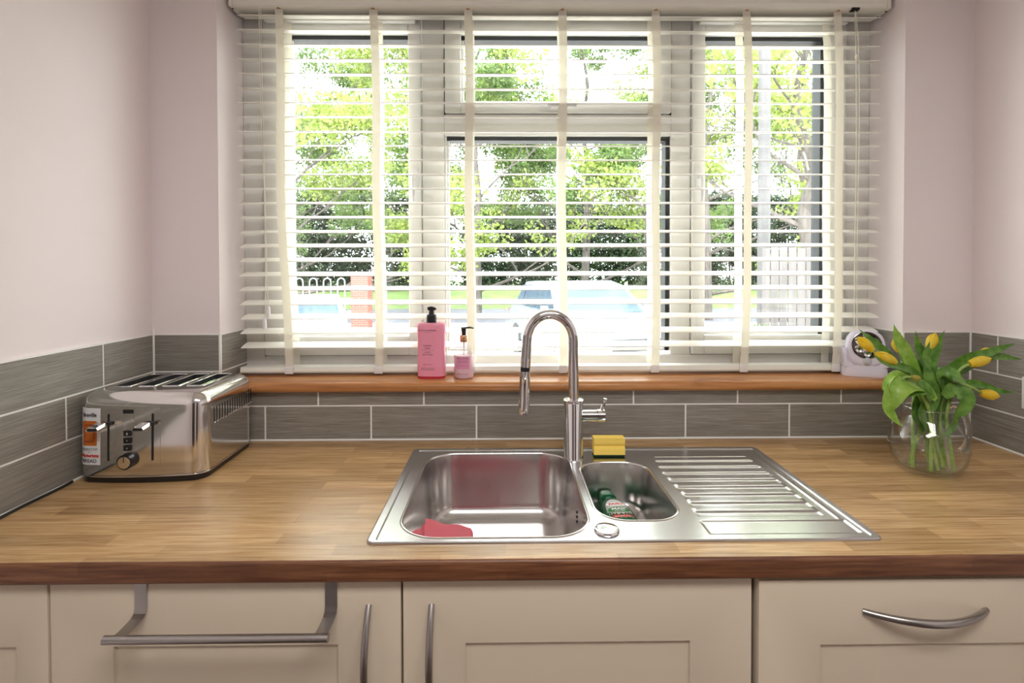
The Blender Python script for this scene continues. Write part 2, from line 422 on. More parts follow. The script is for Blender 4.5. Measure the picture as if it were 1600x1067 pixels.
def side_run(parent, X, sgn, js, z0, z1, y_end=-1.6):
    ys = [0-.003] + [y for y in js if y_end < y < -.003] + [y_end]
    for s, e in zip(ys, ys[1:]):
        s2 = s - (G/2 if s != ys[0] else 0); e2 = e + (G/2 if e != y_end else 0)
        w = s2-e2
        if sgn > 0: tile(parent, w, z1-z0, (X, e2, z0), pi/2)     # face towards +x
        else: tile(parent, w, z1-z0, (X, s2, z0), -pi/2)
side_run(wl, XL, 1, [-.188 - TW*k for k in range(6)], *ZR[0]); side_run(wl, XL, 1, [-.303 - TW*k for k in range(6)], *ZR[1]); side_run(wl, XL, 1, [-.188 - TW*k for k in range(6)], *ZR[2])
side_run(wr, XR, -1, [-.24 - TW*k for k in range(6)], *ZR[0]); side_run(wr, XR, -1, [-.26 - TW*k for k in range(6)], *ZR[1]); side_run(wr, XR, -1, [-.084 - TW*k for k in range(6)], *ZR[2])
# reveal tiles (to the sides of the sill)
def reveal_tiles(X, sgn):
    for z0, z1 in ((ZS+.003, ZR[1][1]), ZR[2]):
        w = YF-.004
        if sgn > 0: tile(wb, w, z1-z0, (X+.006, .002, z0), pi/2)
        else: tile(wb, w, z1-z0, (X-.006, .002+w, z0), -pi/2)
reveal_tiles(RL, 1); reveal_tiles(RR, -1)
# recessed grout beds, top beads and corner trims
bm = B(); box(bm, XL-.004, XR+.004, .0015, .0058, .9, 1.0475); box(bm, XL-.004, RL-.001, .0015, .0058, 1.0475, 1.2122); box(bm, RR+.001, XR+.004, .0015, .0058, 1.0475, 1.2122)
obj('grout', bm, M_grout, wb, 0)
bm = B(); box(bm, RL+.0003, RL+.0045, .0058, YF, ZS, 1.2122); box(bm, RR-.0045, RR-.0003, .0058, YF, ZS, 1.2122); obj('reveal_grout', bm, M_grout, wb, 0)
obj('grout', bx(XL-.0058, XL-.0015, -1.6, 0, .9, 1.2122), M_grout, wl, 0)
obj('grout', bx(XR+.0015, XR+.0058, -1.6, 0, .9, 1.2122), M_grout, wr, 0)
bm = B(); box(bm, XL, RL-.001, -.001, .0058, 1.2124, 1.2160, bev=.001); box(bm, RR+.001, XR, -.001, .0058, 1.2124, 1.2160, bev=.001)
box(bm, RL, RL+.0065, .006, YF, 1.2124, 1.2160, bev=.001); box(bm, RR-.0065, RR, .006, YF, 1.2124, 1.2160, bev=.001); obj('top_bead', bm, M_grout, wb)
obj('top_bead', bx(XL-.0058, XL+.001, -1.6, 0, 1.2124, 1.2165, bev=.001), M_grout, wl); obj('top_bead', bx(XR-.001, XR+.0058, -1.6, 0, 1.2124, 1.2165, bev=.001), M_grout, wr)
bm = B()
box(bm, XL-.001, XL+.004, -.003, .002, .902, 1.232, bev=.0015); box(bm, XR-.004, XR+.001, -.003, .002, .902, 1.216, bev=.0015)
box(bm, RL-.0005, RL+.0062, -.0012, .005, ZS, 1.2160, bev=.001); box(bm, RR-.0062, RR+.0005, -.0012, .005, ZS, 1.2160, bev=.001)
obj('corner_trim', bm, M_grout, wb)
# silicone bead along the worktop
bm = B(); tube(bm, [(XL, -.0005, .9012), (XR, -.0005, .9012)], .0034, 8); obj('sealant_bead', bm, M_grout, wb)
bm = B(); tube(bm, [(XL+.0005, 0, .9012), (XL+.0005, -1.3, .9012)], .0034, 8); obj('sealant_bead', bm, M_grout, wl)
bm = B(); tube(bm, [(XR-.0005, 0, .9012), (XR-.0005, -1.3, .9012)], .0034, 8); obj('sealant_bead', bm, M_grout, wr)

# --- window sill: thick varnished board with a rounded nose
bm = B(); prof = [(-.004, 1.0475)]
for k in range(13):
    a = R(-90 - 180*k/12); prof.append((-.018 + .0148*cos(a), 1.0622 + .0148*sin(a)))
prof = [(.28, 1.0475), (-.018, 1.0475)] + [(-.018 + .0148*cos(R(-90-15*k)), 1.0622 + .0148*sin(R(-90-15*k))) for k in range(1, 12)] + [(-.018, ZS), (.28, ZS)]
loft(bm, [[(RL+.001, y, z) for y, z in prof], [(RR-.001, y, z) for y, z in prof]])
sill = obj('trim_1', bm, M_sill, None, 30); tag(sill, kind='structure')

# --- window: frame, three lights, a top vent
win = bpy.data.objects.new('window_1', None); COL.objects.link(win); win['kind'] = 'structure'
def fr(name, x0, x1, z0, z1, y0=YF, y1=YF+.06, mat=M_pvc, parent=None, bev=.003): return obj(name, bx(x0, x1, y0, y1, z0, z1, bev=bev), mat, parent or win)
ZB = 1.125
fr('frame_stile', RL+.0002, -.779, ZS, ZH); fr('frame_stile', 1.108, RR-.0002, ZS, ZH)
fr('frame_rail', -.779, 1.108, 2.23, ZH); fr('frame_rail', -.779, 1.108, ZS, ZB)
fr('mullion', -.268, -.197, ZB, 2.23); fr('mullion', .538, .602, ZB, 2.23)
fr('transom', -.197, .538, 1.836, 1.905)
def sash(name, x0, x1, z0, z1, gx0, gx1, gz0, gz1):
    s = fr(name, x0, gx0, z0, z1, YF-.012, YF+.045)
    fr('sash_stile', gx1, x1, z0, z1, YF-.012, YF+.045, parent=s); fr('sash_rail', gx0, gx1, z0, gz0, YF-.012, YF+.045, parent=s); fr('sash_rail', gx0, gx1, gz1, z1, YF-.012, YF+.045, parent=s)
    return s
def bead(s, gx0, gx1, gz0, gz1, y, right=True):
    # sloped white glazing bead on left/bottom, black gasket at head and right jamb
    bm = B(); w = .006
    box(bm, gx0, gx1, y+.004, y+.05, gz1-.013, gz1); 
    if right: box(bm, gx1-.012, gx1, y+.004, y+.05, gz0, gz1-.013)
    obj('gasket', bm, M_gasket, s, 0)
    bm = B(); box(bm, gx0, gx0+.008, y+.006, y+.02, gz0, gz1-.013, bev=.002); box(bm, gx0+.008, gx1-.012, y+.006, y+.02, gz0, gz0+.008, bev=.002)
    obj('glazing_bead', bm, M_pvc, s)
    obj('pane', bx(gx0+.002, gx1-.002, y+.022, y+.026, gz0+.002, gz1-.002), M_pane, s, 0)
s1 = sash('sash', -.775, -.271, ZB+.003, 2.227, -.693, -.311, 1.19, 2.158); bead(s1, -.693, -.311, 1.19, 2.158, YF, False)
s2 = sash('sash', .605, 1.104, ZB+.003, 2.227, .645, 1.040, 1.19, 2.158); bead(s2, .645, 1.040, 1.19, 2.158, YF, True)
s3 = sash('vent_sash', -.194, .535, 1.908, 2.227, -.142, .480, 1.942, 2.158); bead(s3, -.142, .480, 1.942, 2.158, YF, False)
s4 = fr('glazing_frame', -.197, -.190, ZB, 1.836, YF+.002, YF+.05); bead(s4, -.190, .535, ZB+.012, 1.836, YF+.005, True)
# black gap lines between sash and frame
bm = B()
box(bm, -.779, -.775, YF-.002, YF+.03, ZB, 2.23); box(bm, 1.104, 1.108, YF-.004, YF+.03, ZB, 2.23)
box(bm, -.197, -.194, YF-.001, YF+.03, 1.905, 2.23); box(bm, .535, .538, YF-.001, YF+.03, 1.905, 2.23)
box(bm, -.779, -.271, YF-.001, YF+.03, 2.227, 2.23); box(bm, .605, 1.108, YF-.001, YF+.03, 2.227, 2.23)
obj('sash_seal', bm, M_gasket, win, 0)
for x0, x1 in ((-.76, -.285), (.62, 1.095)):
    v = obj('trickle_vent', bx(x0, x1, YF-.034, YF-.0125, 2.186, 2.212, bev=.004), M_pvc, win)
    obj('vent_slide', bx((x0+x1)/2-.12, (x0+x1)/2-.10, YF-.037, YF-.034, 2.195, 2.202), M_label, v)
def handle(x, z, horiz=False, parent=None):
    bm = B(); tubep = [(0, 0, 0), (0, -.018, 0), (0, -.026, -.01), (0, -.027, -.05), (0, -.024, -.085)]
    tube(bm, catmull(tubep, 5), .0065, 10); box(bm, -.012, .012, -.005, 0, -.03, .03, bev=.002)
    if horiz: xform(bm, Matrix.Rotation(R(-90), 4, 'Y'))
    xform(bm, Matrix.Translation((x, YF-.012, z))); obj('window_handle', bm, M_white, parent)
handle(-.291, 1.70, parent=s1); handle(.625, 1.70, parent=s2); handle(.14, 1.925, True, parent=s3)

# ================================================================ WORKTOP, SINK
SX0, SX1, SY1, SY0 = -.258, .7011, -.0862, -.5862
bm = B()
hole = [(SX0+.018, SY0+.007), (SX1-.018, SY0+.007), (SX1-.018, SY1-.014), (SX0+.018, SY1-.014)]
YFW = -.64
outer = [(XL+.001, YFW+.006), (XR-.001, YFW+.006), (XR-.001, -.004), (XL+.001, -.004)]
def ringed(z, pts): return [(x, y, z) for x, y in pts]
o, hs = fill_holes(bm, ringed(.9, outer), [ringed(.9, hole)])
o2, hs2 = fill_holes(bm, ringed(.862, outer), [ringed(.862, hole)])
bm.verts.ensure_lookup_table()
for a, b in ((hs[0], hs2[0]),):
    for i in range(4): bm.faces.new((a[i], a[(i+1) % 4], b[(i+1) % 4], b[i]))
for i in (1, 2, 3): bm.faces.new((o[i], o[(i+1) % 4], o2[(i+1) % 4], o2[i]))
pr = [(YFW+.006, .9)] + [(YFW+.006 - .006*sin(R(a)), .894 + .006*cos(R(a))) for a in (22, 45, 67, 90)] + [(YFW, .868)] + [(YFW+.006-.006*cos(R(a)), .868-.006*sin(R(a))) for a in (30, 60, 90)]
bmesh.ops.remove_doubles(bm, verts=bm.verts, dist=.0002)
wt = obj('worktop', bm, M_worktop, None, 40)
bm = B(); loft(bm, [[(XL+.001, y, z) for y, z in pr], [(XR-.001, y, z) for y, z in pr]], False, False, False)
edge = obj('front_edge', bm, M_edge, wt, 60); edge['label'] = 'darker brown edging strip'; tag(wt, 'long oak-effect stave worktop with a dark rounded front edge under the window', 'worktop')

sink = thing('sink', 'stainless steel inset sink with one and a half bowls and drainer', 'sink', (0, 0, 0))
ZD = .9022
def rr4(l, r, f, b, rad, z, n=6): return rrect(SX0+l, SX1-r, SY0+f, SY1-b, rad, z, n)
b1 = dict(x0=-.207, x1=.163, y0=-.566, y1=-.125, r=.078); b2 = dict(x0=.188, x1=.357, y0=-.505, y1=-.195, r=.06)
def brect(b, ins, z, n=10): return rrect(b['x0']+ins, b['x1']-ins, b['y0']+ins, b['y1']-ins, max(b['r']-ins, .012), z, n)
dx0, dx1, dy0, dy1 = .366, .680, -.572, -.135
bm = B()
lo = [rr4(0, 0, 0, 0, .014, .9002), rr4(.0006, .0006, .0006, .0006, .0135, .9030), rr4(.003, .003, .0025, .003, .012, .9046), rr4(.016, .014, .006, .014, .010, .9046), rr4(.0185, .0165, .0085, .0165, .009, ZD)]
rings = loft(bm, lo, False, False)
e0 = bm.edges
hl = []
def addloop(pts): hl.append([bm.verts.new(p) for p in pts])
addloop(brect(b1, -.006, ZD)); addloop(brect(b2, -.006, ZD)); addloop([(dx0, dy0, ZD), (dx1, dy0, ZD), (dx1, dy1, ZD), (dx0, dy1, ZD)])
cdt_fill(bm, rings[-1], hl)
obj('deck', bm, M_sink, sink, 30)
# drainer: a pressed sheet, ridges and a shallow tray are real relief
nx, ny = 150, 260
bm = B(); grid = []
def sm(a, b, x):
    t = min(1, max(0, (x-a)/(b-a))); return t*t*(3-2*t)
def hgt(x, y):
    e = min(x-dx0, dx1-x, y-dy0, dy1-y)
    h = 0
    # ridges
    k = (-.168 - y)/.0405
    if -.3 < k < 7.95:
        f = k - math.floor(k)
        i = math.floor(k)
        xs = .388 - .004*sin(i*.9); xe = .648
        gx = sm(xs-.001, xs+.008, x)*(1-sm(xe-.008, xe, x))
        if k >= -.05: h += gx*(.0034*(sm(0, .12, f)*(1-sm(.42, .62, f))))
        h -= gx*.0012
    # tray at the front
    tx = sm(.384, .390, x)*(1-sm(.672, .678, x)); ty = sm(-.562, -.557, y)*(1-sm(-.512, -.507, y))
    h -= .0018*tx*ty
    # drain channel down the right
    cx = .668; c = math.exp(-((x-cx)/.004)**2)*sm(-.515, -.50, y)*(1-sm(-.165, -.155, y)); h += .0013*c
    # step across the left end
    return h*sm(0, .004, e)
for j in range(ny+1):
    y = dy0 + (dy1-dy0)*j/ny
    grid.append([bm.verts.new((dx0+(dx1-dx0)*i/nx, y, ZD + hgt(dx0+(dx1-dx0)*i/nx, y))) for i in range(nx+1)])
for j in range(ny):
    for i in range(nx): bm.faces.new((grid[j][i], grid[j][i+1], grid[j+1][i+1], grid[j+1][i]))
obj('drainer', bm, M_sink, sink, 60)
def bowl(b, depth, fl):
    bm = B(); L = [brect(b, -.006, ZD), brect(b, -.004, ZD+.0016), brect(b, -.0018, ZD+.0018), brect(b, -.0003, ZD+.0002), brect(b, .0005, ZD-.003)]
    L += [brect(b, .001 + .010*t, ZD-.003-(depth-fl-.003)*t) for t in (.25, .5, .75, 1)]
    for k in range(1, 9):
        a = R(90*k/8); L.append(brect(b, .011 + fl*(1-cos(a)), ZD-(depth-fl)-fl*sin(a)))
    loft(bm, L, False, True)
    return obj('bowl', bm, M_bowl, sink, 50)
bb1 = bowl(b1, .165, .035); bb2 = bowl(b2, .115, .028)
def waste(x, y, z, r, parent):
    bm = B(); lathe(bm, [(r, 0), (r, .0015), (r*.86, .0028), (r*.6, .001), (r*.2, .0012)], x, y, z, 28); obj('waste', bm, M_chrome, parent)
waste(-.02, -.34, ZD-.165, .043, bb1); waste(.272, -.35, ZD-.115, .03, bb2)
# overflow holes on the right wall of the main bowl
bm = B()
for dz in (-.008, .002, .012):
    cyl(bm, (.1535, -.43, .872+dz), (.150, -.43, .872+dz), .003, 10)
obj('overflow', bm, M_dark, bb1)
bm = B(); lathe(bm, [(.024, 0), (.0245, .002), (.0225, .0052), (.019, .0060), (.010, .0066), (.001, .0068)], .193, -.5455, ZD, 36)
obj('waste_knob', bm, M_chrome, sink)

# tap
TX, TY = .18, -.157
tap = thing('kitchen_tap', 'tall chrome pull-out tap with arched spout behind the sink bowls', 'tap', (TX, TY, ZD))
bm = B(); lathe(bm, [(.0265, .0), (.0265, .004), (.0255, .0055), (.0255, .148), (.0245, .150)], n=40); obj('body', bm, M_chrome, tap)
bm = B(); lathe(bm, [(.0265, .1495), (.0272, .151), (.0272, .1545), (.0255, .1565), (.0165, .157)], n=40); obj('collar', bm, M_chrome, tap)
pts = [(0, 0, .155), (0, 0, .20), (-.0005, 0, .262)]
cxa, cza, ra = -.062, .318, .060
pts = [(0.001, 0, .155), (.0, 0, .22), (-.001, 0, .285)]
for a in range(0, 181, 15): pts.append((cxa + .061*cos(R(a)), 0, .315 + .068*sin(R(a))))
pts += [(-.126, -.002, .27), (-.128, -.003, .243)]
bm = B(); tube(bm, catmull(pts, 4), .0138, 20); obj('spout', bm, M_chrome, tap)
bm = B(); tube(bm, [(-.128, -.003, .243), (-.129, -.0035, .232)], .0126, 20); obj('spout_ring', bm, M_black, tap, smooth=60)
bm = B(); tube(bm, [(-.129, -.0035, .232), (-.1295, -.004, .214), (-.1295, -.004, .2135), (-.130, -.004, .2125), (-.131, -.005, .150), (-.133, -.0052, .130), (-.1335, -.0055, .1195)], [.0138, .0140, .0148, .0142, .0150, .0155, .0148], 24); h = obj('spray_head', bm, M_chrome, tap, 50)
obj('spray_button', bx(-.146, -.139, -.0115, -.003, .136, .158, bev=.002), M_chrome, h)
bm = B(); cyl(bm, (.020, 0, .112), (.062, 0, .112), .0155, 28); cyl(bm, (.063, 0, .112), (.082, 0, .112), .0165, 28); obj('lever_hub', bm, M_chrome, tap)
bm = B(); tube(bm, catmull([(.074, 0, .122), (.078, 0, .137), (.083, -.002, .149), (.084, -.003, .158)], 5), [.0028]*15 + [.0032], 8, squash=1.8); obj('lever', bm, M_chrome, tap)

# sponge
bm = B(); n = 16; loops = []
prof = []
for t in range(n+1):
    z = .044*t/n; d = .0165 - .0055*math.exp(-((z-.022)/.004)**2); prof.append((d, z))
pl = [(-d, z) for d, z in prof] + [(.0165, .044), (.0165, 0)]
loft(bm, [[(-.0415+e, y*(1-abs(s)*.0), z) for y, z in pl] for e, s in ((0, 1), (.002, 0), (.081, 0), (.083, 1))])
sp = obj('sponge', bm, M_sponge, None, 40, (.277, -.141, .9075)); sp.rotation_euler = (R(-4), 0, R(-1)); tag(sp, 'yellow washing-up sponge with a waisted grip standing behind the small bowl', 'sponge')
obj('scourer', bx(-.0415, .0415, -.0165, .0165, -.0045, -.0002, bev=.001), M_scour, sp)

# pink cloth hung over the inside front-left of the main bowl
bm = B(); nu, nv = 34, 24; g = []
for j in range(nv+1):
    v = j/nv; row = []
    for i in range(nu+1):
        u = i/nu
        x = -.196 + .27*u
        top = .886 - .010*sin(u*9) - .02*max(0, u-.5) + .008*math.exp(-((u-.15)/.05)**2)
        z = top - v*(top-.742)
        y = -.5535 + .011*sin(u*23+v*2)*(.35+v) + .012*v + .012*math.exp(-((u-.22)/.07)**2)
        if u > .62: z -= (u-.62)*.14*(1-v)
        row.append(bm.verts.new((x, y, z)))
    g.append(row)
for j in range(nv):
    for i in range(nu): bm.faces.new((g[j][i], g[j][i+1], g[j+1][i+1], g[j+1][i]))
bmesh.ops.solidify(bm, geom=bm.faces[:], thickness=.0015)
cl = obj('dishcloth', bm, M_cloth, None, 60); tag(cl, 'pink microfibre dishcloth draped in the front left of the large sink bowl', 'cloth')
def flap(name, P, Q):
    # P: front (low) edge, Q: back (top) edge, polylines of equal length
    bm = B(); P = catmull(P, 5); Q = catmull(Q, 5); g = []
    for j in range(7):
        t = j/6; g.append([bm.verts.new(p.lerp(q, t) + Vector((0, 0, .004*sin(pi*t)+.0015*sin(i*1.1+j)))) for i, (p, q) in enumerate(zip(P, Q))])
    for j in range(6):
        for i in range(len(g[0])-1): bm.faces.new((g[j][i], g[j][i+1], g[j+1][i+1], g[j+1][i]))
    bmesh.ops.solidify(bm, geom=bm.faces[:], thickness=.0018); return obj(name, bm, M_cloth, cl, 40)
flap('folded_corner', [(-.198, -.535, .880), (-.175, -.552, .884), (-.158, -.5555, .886)], [(-.190, -.500, .878), (-.172, -.494, .886), (-.160, -.498, .896)])
flap('folded_corner', [(-.155, -.5575, .893), (-.110, -.5575, .893), (-.070, -.5570, .892), (-.062, -.5565, .889)], [(-.161, -.498, .906), (-.120, -.500, .896), (-.078, -.500, .890), (-.066, -.512, .886)])

# washing-up liquid lying in the half bowl
wb_ = thing('washing_up_liquid', 'green washing-up liquid bottle lying on its back in the small bowl', 'bottle', (.262, -.335, .8225), R(3))
bm = B(); secs = [(-.125, .030, .018), (-.120, .036, .022), (-.10, .038, .024), (0, .038, .024), (.03, .036, .023), (.055, .030, .021), (.075, .021, .016), (.085, .0165, .014), (.092, .016, .0145)]
loft(bm, [[(x, y, z) for x, z, _ in circ(0, 0, 0, hw, 32, hh, 2.6)] for y, hw, hh in secs]); obj('body', bm, M_greenbot, wb_, 60)
bm = B(); loft(bm, [[(x, y, z) for x, z, _ in circ(0, 0, 0, hw, 32, hh, 3)] for y, hw, hh in ((.0925, .019, .0165), (.095, .020, .0175), (.122, .018, .0155), (.124, .016, .013))]); obj('cap', bm, M_greencap, wb_)
def up_surf(off):
    def f(p):
        hw = np.interp(p.y, [-.12, 0, .03, .055, .075], [.036, .038, .036, .030, .021]); hh = np.interp(p.y, [-.12, 0, .03, .055, .075], [.022, .024, .023, .021, .016])
        q = min(.97, abs(p.x)/hw); z = hh*(1-q**2.6)**(1/2.6)
        return Vector((p.x, p.y, z + off + p.z))
    return f
def disc_patch(name, pts, mat, parent, fn, n=0):
    bm = B(); c = Vector((sum(p[0] for p in pts)/len(pts), sum(p[1] for p in pts)/len(pts), 0))
    prev = None; K = 6; rings = []
    for k in range(1, K+1): rings.append([bm.verts.new(fn(c.lerp(Vector((p[0], p[1], 0)), k/K))) for p in pts])
    cv = bm.verts.new(fn(c)); m_ = len(pts)
    for i in range(m_): bm.faces.new((cv, rings[0][i], rings[0][(i+1) % m_]))
    for a, b in zip(rings, rings[1:]):
        for i in range(m_): bm.faces.new((a[i], b[i], b[(i+1) % m_], a[(i+1) % m_]))
    return obj(name, bm, mat, parent, 60)
fy = .012
lab = disc_patch('label', [(.032*cos(R(a))*(1 if sin(R(a)) < 0 else .86), fy-.018+.062*math.copysign(abs(sin(R(a)))**.8, sin(R(a)))) for a in range(0, 360, 10)], M_silverlab, wb_, up_surf(.0003))
disc_patch('logo_oval', [(.0235*cos(R(a)), fy+.014+.0115*sin(R(a))) for a in range(0, 360, 12)], M_inkwhite, lab, up_surf(.0007))
disc_patch('logo_green', [(.026*cos(R(a)), fy-.014+.013*math.copysign(abs(sin(R(a)))**.7, sin(R(a)))) for a in range(0, 360, 12)], M_greenlab, lab, up_surf(.0006))
disc_patch('red_band', [(.033*math.copysign(abs(cos(R(a)))**.5, cos(R(a))), fy-.049+.010*sin(R(a))) for a in range(0, 360, 12)], M_inkred, lab, up_surf(.0006))
text('lettering', 'FAIRY', .0135, M_inkred, lab, (0, fy+.0095, 0), (1, 0, 0), (0, 1, 0), fn=up_surf(.0011), bold=.0003)
text('lettering', 'MAX', .0125, M_inkwhite, lab, (0, fy-.016, 0), (1, 0, 0), (0, 1, 0), fn=up_surf(.0011), bold=.0004, squeeze=1.25)
text('lettering', 'POWER', .0062, M_inkwhite, lab, (0, fy-.0235, 0), (1, 0, 0), (0, 1, 0), fn=up_surf(.0011), spacing=1.15)
text('lettering', 'OUR BEST EVER', .0055, M_inkwhite, lab, (0, fy-.050, 0), (1, 0, 0), (0, 1, 0), fn=up_surf(.0011))

# ================================================================ CABINETS
def carcass(x0, x1, parent, zl=.861, zr=.861):
    bm = B(); zt = .861
    box(bm, x0, x0+.016, -.598, -.01, .12, zl); box(bm, x1-.016, x1, -.598, -.01, .12, zr); box(bm, x0+.016, x1-.016, -.598, -.01, .12, .138); box(bm, x0+.016, x1-.016, -.02, -.01, .138, zt)
    return obj('carcass', bm, M_carc, parent, 0)
def shaker(x0, x1, z0, z1, yf, px0, px1, pz1, parent, name='door'):
    bm = B(); th = .02
    # one routed slab: front face at yf
    def ring(e, y, inner=False):
        if inner: c = [(px0+e, z0+.115+e), (px1-e, z0+.115+e), (px1-e, pz1-e), (px0+e, pz1-e)]
        else: c = [(x0+e, z0+e), (x1-e, z0+e), (x1-e, z1-e), (x0+e, z1-e)]
        return [(x, y, z) for x, z in c]
    loft(bm, [ring(0, yf+th), ring(0, yf+.0015), ring(.0005, yf+.0004), ring(.0015, yf), ring(-.0012, yf, True), ring(-.0003, yf+.0004, True), ring(0, yf+.0012, True), ring(0, yf+th, True)], False, False)
    d = obj(name, bm, M_cab, parent)
    obj('door_panel', bx(px0-.001, px1+.001, yf+.0065, yf+.015, z0+.114, pz1+.001), M_cab, d, 0)
    return d
YD = -.62
def bow(a, b, out, r=.006, n=14, ends=True):
    a, b = Vector(a), Vector(b); pts = []
    for k in range(n+1):
        t = k/n; pts.append(a.lerp(b, t) + Vector((0, -out*sin(pi*t)**.85, 0)))
    bm = B(); tube(bm, pts, [r*(.85+.25*sin(pi*k/n)) for k in range(n+1)], 12); return bm
c1 = thing('base_cabinet', 'cream base cabinet mostly cut off at the far left of the picture', 'cabinet'); carcass(XL+.002, -.803, c1); shaker(XL+.004, -.8045, .12, .858, YD, -.97, -.86, .742, c1)
c2 = thing('base_cabinet', 'cream shaker base cabinet with the towel rail hung over its door', 'cabinet'); carcass(-.801, -.184, c2, zr=.725); d2 = shaker(-.7995, -.1865, .12, .858, YD, -.691, -.298, .741, c2)
obj('door_handle', bow((-.2425, YD, .812), (-.2425, YD, .622), .036), M_handle, d2)
c3 = thing('base_cabinet', 'cream shaker base cabinet below the sink with a vertical bow handle at left', 'cabinet'); carcass(-.182, .440, c3, zl=.725); d3 = shaker(-.1825, .4375, .12, .858, YD, -.072, .327, .741, c3)
obj('door_handle', bow((-.132, YD, .812), (-.132, YD, .622), .036), M_handle, d3)
c4 = thing('base_cabinet', 'cream shaker base cabinet at right with a horizontal bow handle', 'cabinet'); carcass(.443, 1.045, c4); d4 = shaker(.4465, 1.043, .12, .853, YD-.008, .557, .93, .737, c4)
obj('door_handle', bow((.632, YD-.008, .797), (.853, YD-.008, .797), .036, .0062), M_handle, d4)
c5 = thing('base_cabinet', 'cream shaker base cabinet in the far right corner beyond the frame', 'cabinet'); carcass(1.048, XR-.002, c5); shaker(1.0475, XR-.004, .12, .858, YD, 1.15, 1.30, .741, c5)
structure('baseboard_front', bx(XL, XR, -.57, -.555, 0, .118), M_cab)
# black cable / edging along the left wall
bm = B(); pts = catmull([(XL+.0085, -.30, .905), (XL+.0095, -.34, .904), (XL+.009, -.42, .9045), (XL+.010, -.50, .9035), (XL+.011, -.72, .9035), (XL+.011, -.84, .9035)], 6); tube(bm, pts, .0032, 8)
cb = obj('power_cable', bm, M_rubber); tag(cb, 'thin black power cable running along the foot of the left wall tiles', 'cable')

# towel rail
tr = thing('towel_rail', 'brushed steel over-door towel rail on the left cabinet door', 'towel rail', (0, 0, 0))
bm = B(); tube(bm, [(-.653, -.69, .8035), (-.290, -.69, .8035)], .0068, 16); obj('rail', bm, M_handle, tr)
for x in (-.640, -.308):
    bm = B(); p = [(-.598, .850), (-.598, .8598), (-.6225, .8598), (-.6225, .812), (-.6255, .803), (-.634, .7985), (-.660, .7965), (-.677, .7975), (-.688, .7972)]
    w = .0105; t = .0012; L0 = []; 
    for i, (y, z) in enumerate(p):
        a = Vector(p[max(i-1, 0)]); b = Vector(p[min(i+1, len(p)-1)]); d = (b-a).normalized(); nrm = Vector((-d.y, d.x))*t/2
        L0.append([(x-w, y+nrm.x, z+nrm.y), (x+w, y+nrm.x, z+nrm.y), (x+w, y-nrm.x, z-nrm.y), (x-w, y-nrm.x, z-nrm.y)])
    loft(bm, L0); obj('bracket', bm, M_handle, tr, 20)

# ================================================================ BLIND
bl = thing('venetian_blind', 'ivory venetian blind with wide tapes lowered over the window', 'blind', (0, 0, 0))
BX0, BX1 = -.818, 1.165
bm = B(); pr = [(.052, 2.262), (.052, 2.252), (.056, 2.246), (.054, 2.226), (.052, 2.214), (.056, 2.2035), (.064, 2.199), (.118, 2.199), (.118, 2.262)]
loft(bm, [[(BX0-.002, y, z) for y, z in pr], [(BX1+.002, y, z) for y, z in pr]]); obj('headrail', bm, M_rail, bl, 30)
for x in (BX0-.012, BX1+.0025):
    b = obj('end_bracket', bx(x, x+.0095, .048, .122, 2.196, 2.266, bev=.001), M_rail, bl)
    bm = B()
    bm.free()
    for y in (.065, .100):
        bm = B(); cyl(bm, (x+.0048, y, 2.1965), (x+.0048, y, 2.1945), .003, 10); obj('bracket_hole', bm, M_dark, b)
zs = [2.183 - .04430*i for i in range(24)]
bm = B(); n = 6; tilt = R(13); w = .05; L = []
sec = []
for k in range(n+1): t = k/n; sec.append((w*t*cos(tilt)-.0*sin(tilt), w*t*sin(tilt) + .0022*sin(pi*t)))
sec2 = sec + [(y, z-.0022) for y, z in sec[::-1]]
loft(bm, [[(BX0, y, z) for y, z in sec2], [(BX1, y, z) for y, z in sec2]])
s0 = obj('slat', bm, M_slat, bl, 30, (0, .075, zs[0]))
for i, z in enumerate(zs[1:]):
    o = s0.copy(); COL.objects.link(o); o.location = (rnd.uniform(-.002, .002), .075+rnd.uniform(-.001, .001), z); o.rotation_euler = (R(rnd.uniform(-1.2, 1.2)), 0, 0)
bm = B(); loft(bm, [[(x, y, z) for y, z in [(.072, 1.091), (.074, 1.086), (.121, 1.086), (.124, 1.092), (.122, 1.103), (.076, 1.1035)]] for x in (BX0, BX1)])
obj('bottom_rail', bm, M_rail, bl, 30)
tx = [-.6885, -.4025, -.113, .1755, .463, .7435, 1.026]
def tape_mesh(y, ph, amp, w=.0125, drift=0):
    bm = B(); N = 60; a = []; b = []
    for k in range(N+1):
        z = 2.199 - (2.199-1.088)*k/N; t = k/N
        dx = amp*sin(pi*t)*cos(ph) + .003*sin(t*9+ph) + drift*t; dy = .0012*sin(k*2*pi/2.4)
        a.append(bm.verts.new((-w+dx, y+dy, z))); b.append(bm.verts.new((w+dx, y+dy+.0005*sin(ph*7+k), z)))
    for k in range(N): bm.faces.new((a[k], b[k], b[k+1], a[k+1]))
    return bm
for i, x in enumerate(tx):
    dr = [.022, .010, .004, .002, .0, -.004, .002][i]; am = [-.008, .004, 0, .0, .004, .012, .010][i]
    f = obj('tape', tape_mesh(.0705, 0, am, drift=dr), M_tape, bl, 80, (x, 0, 0))
    r_ = obj('tape', tape_mesh(.1285, 0, am*.6, drift=dr*.8), M_tape, bl, 80, (x+.001, 0, 0))
    obj('tape_clip', bx(x+dr-.013, x+dr+.013, .067, .0705, 1.0835, 1.106, bev=.001), M_white, bl)
    bm = B(); cyl(bm, (x, .0685, 2.1978), (x, .0685, 2.201), .006, 12); obj('tape_slot', bm, M_copper, bl)
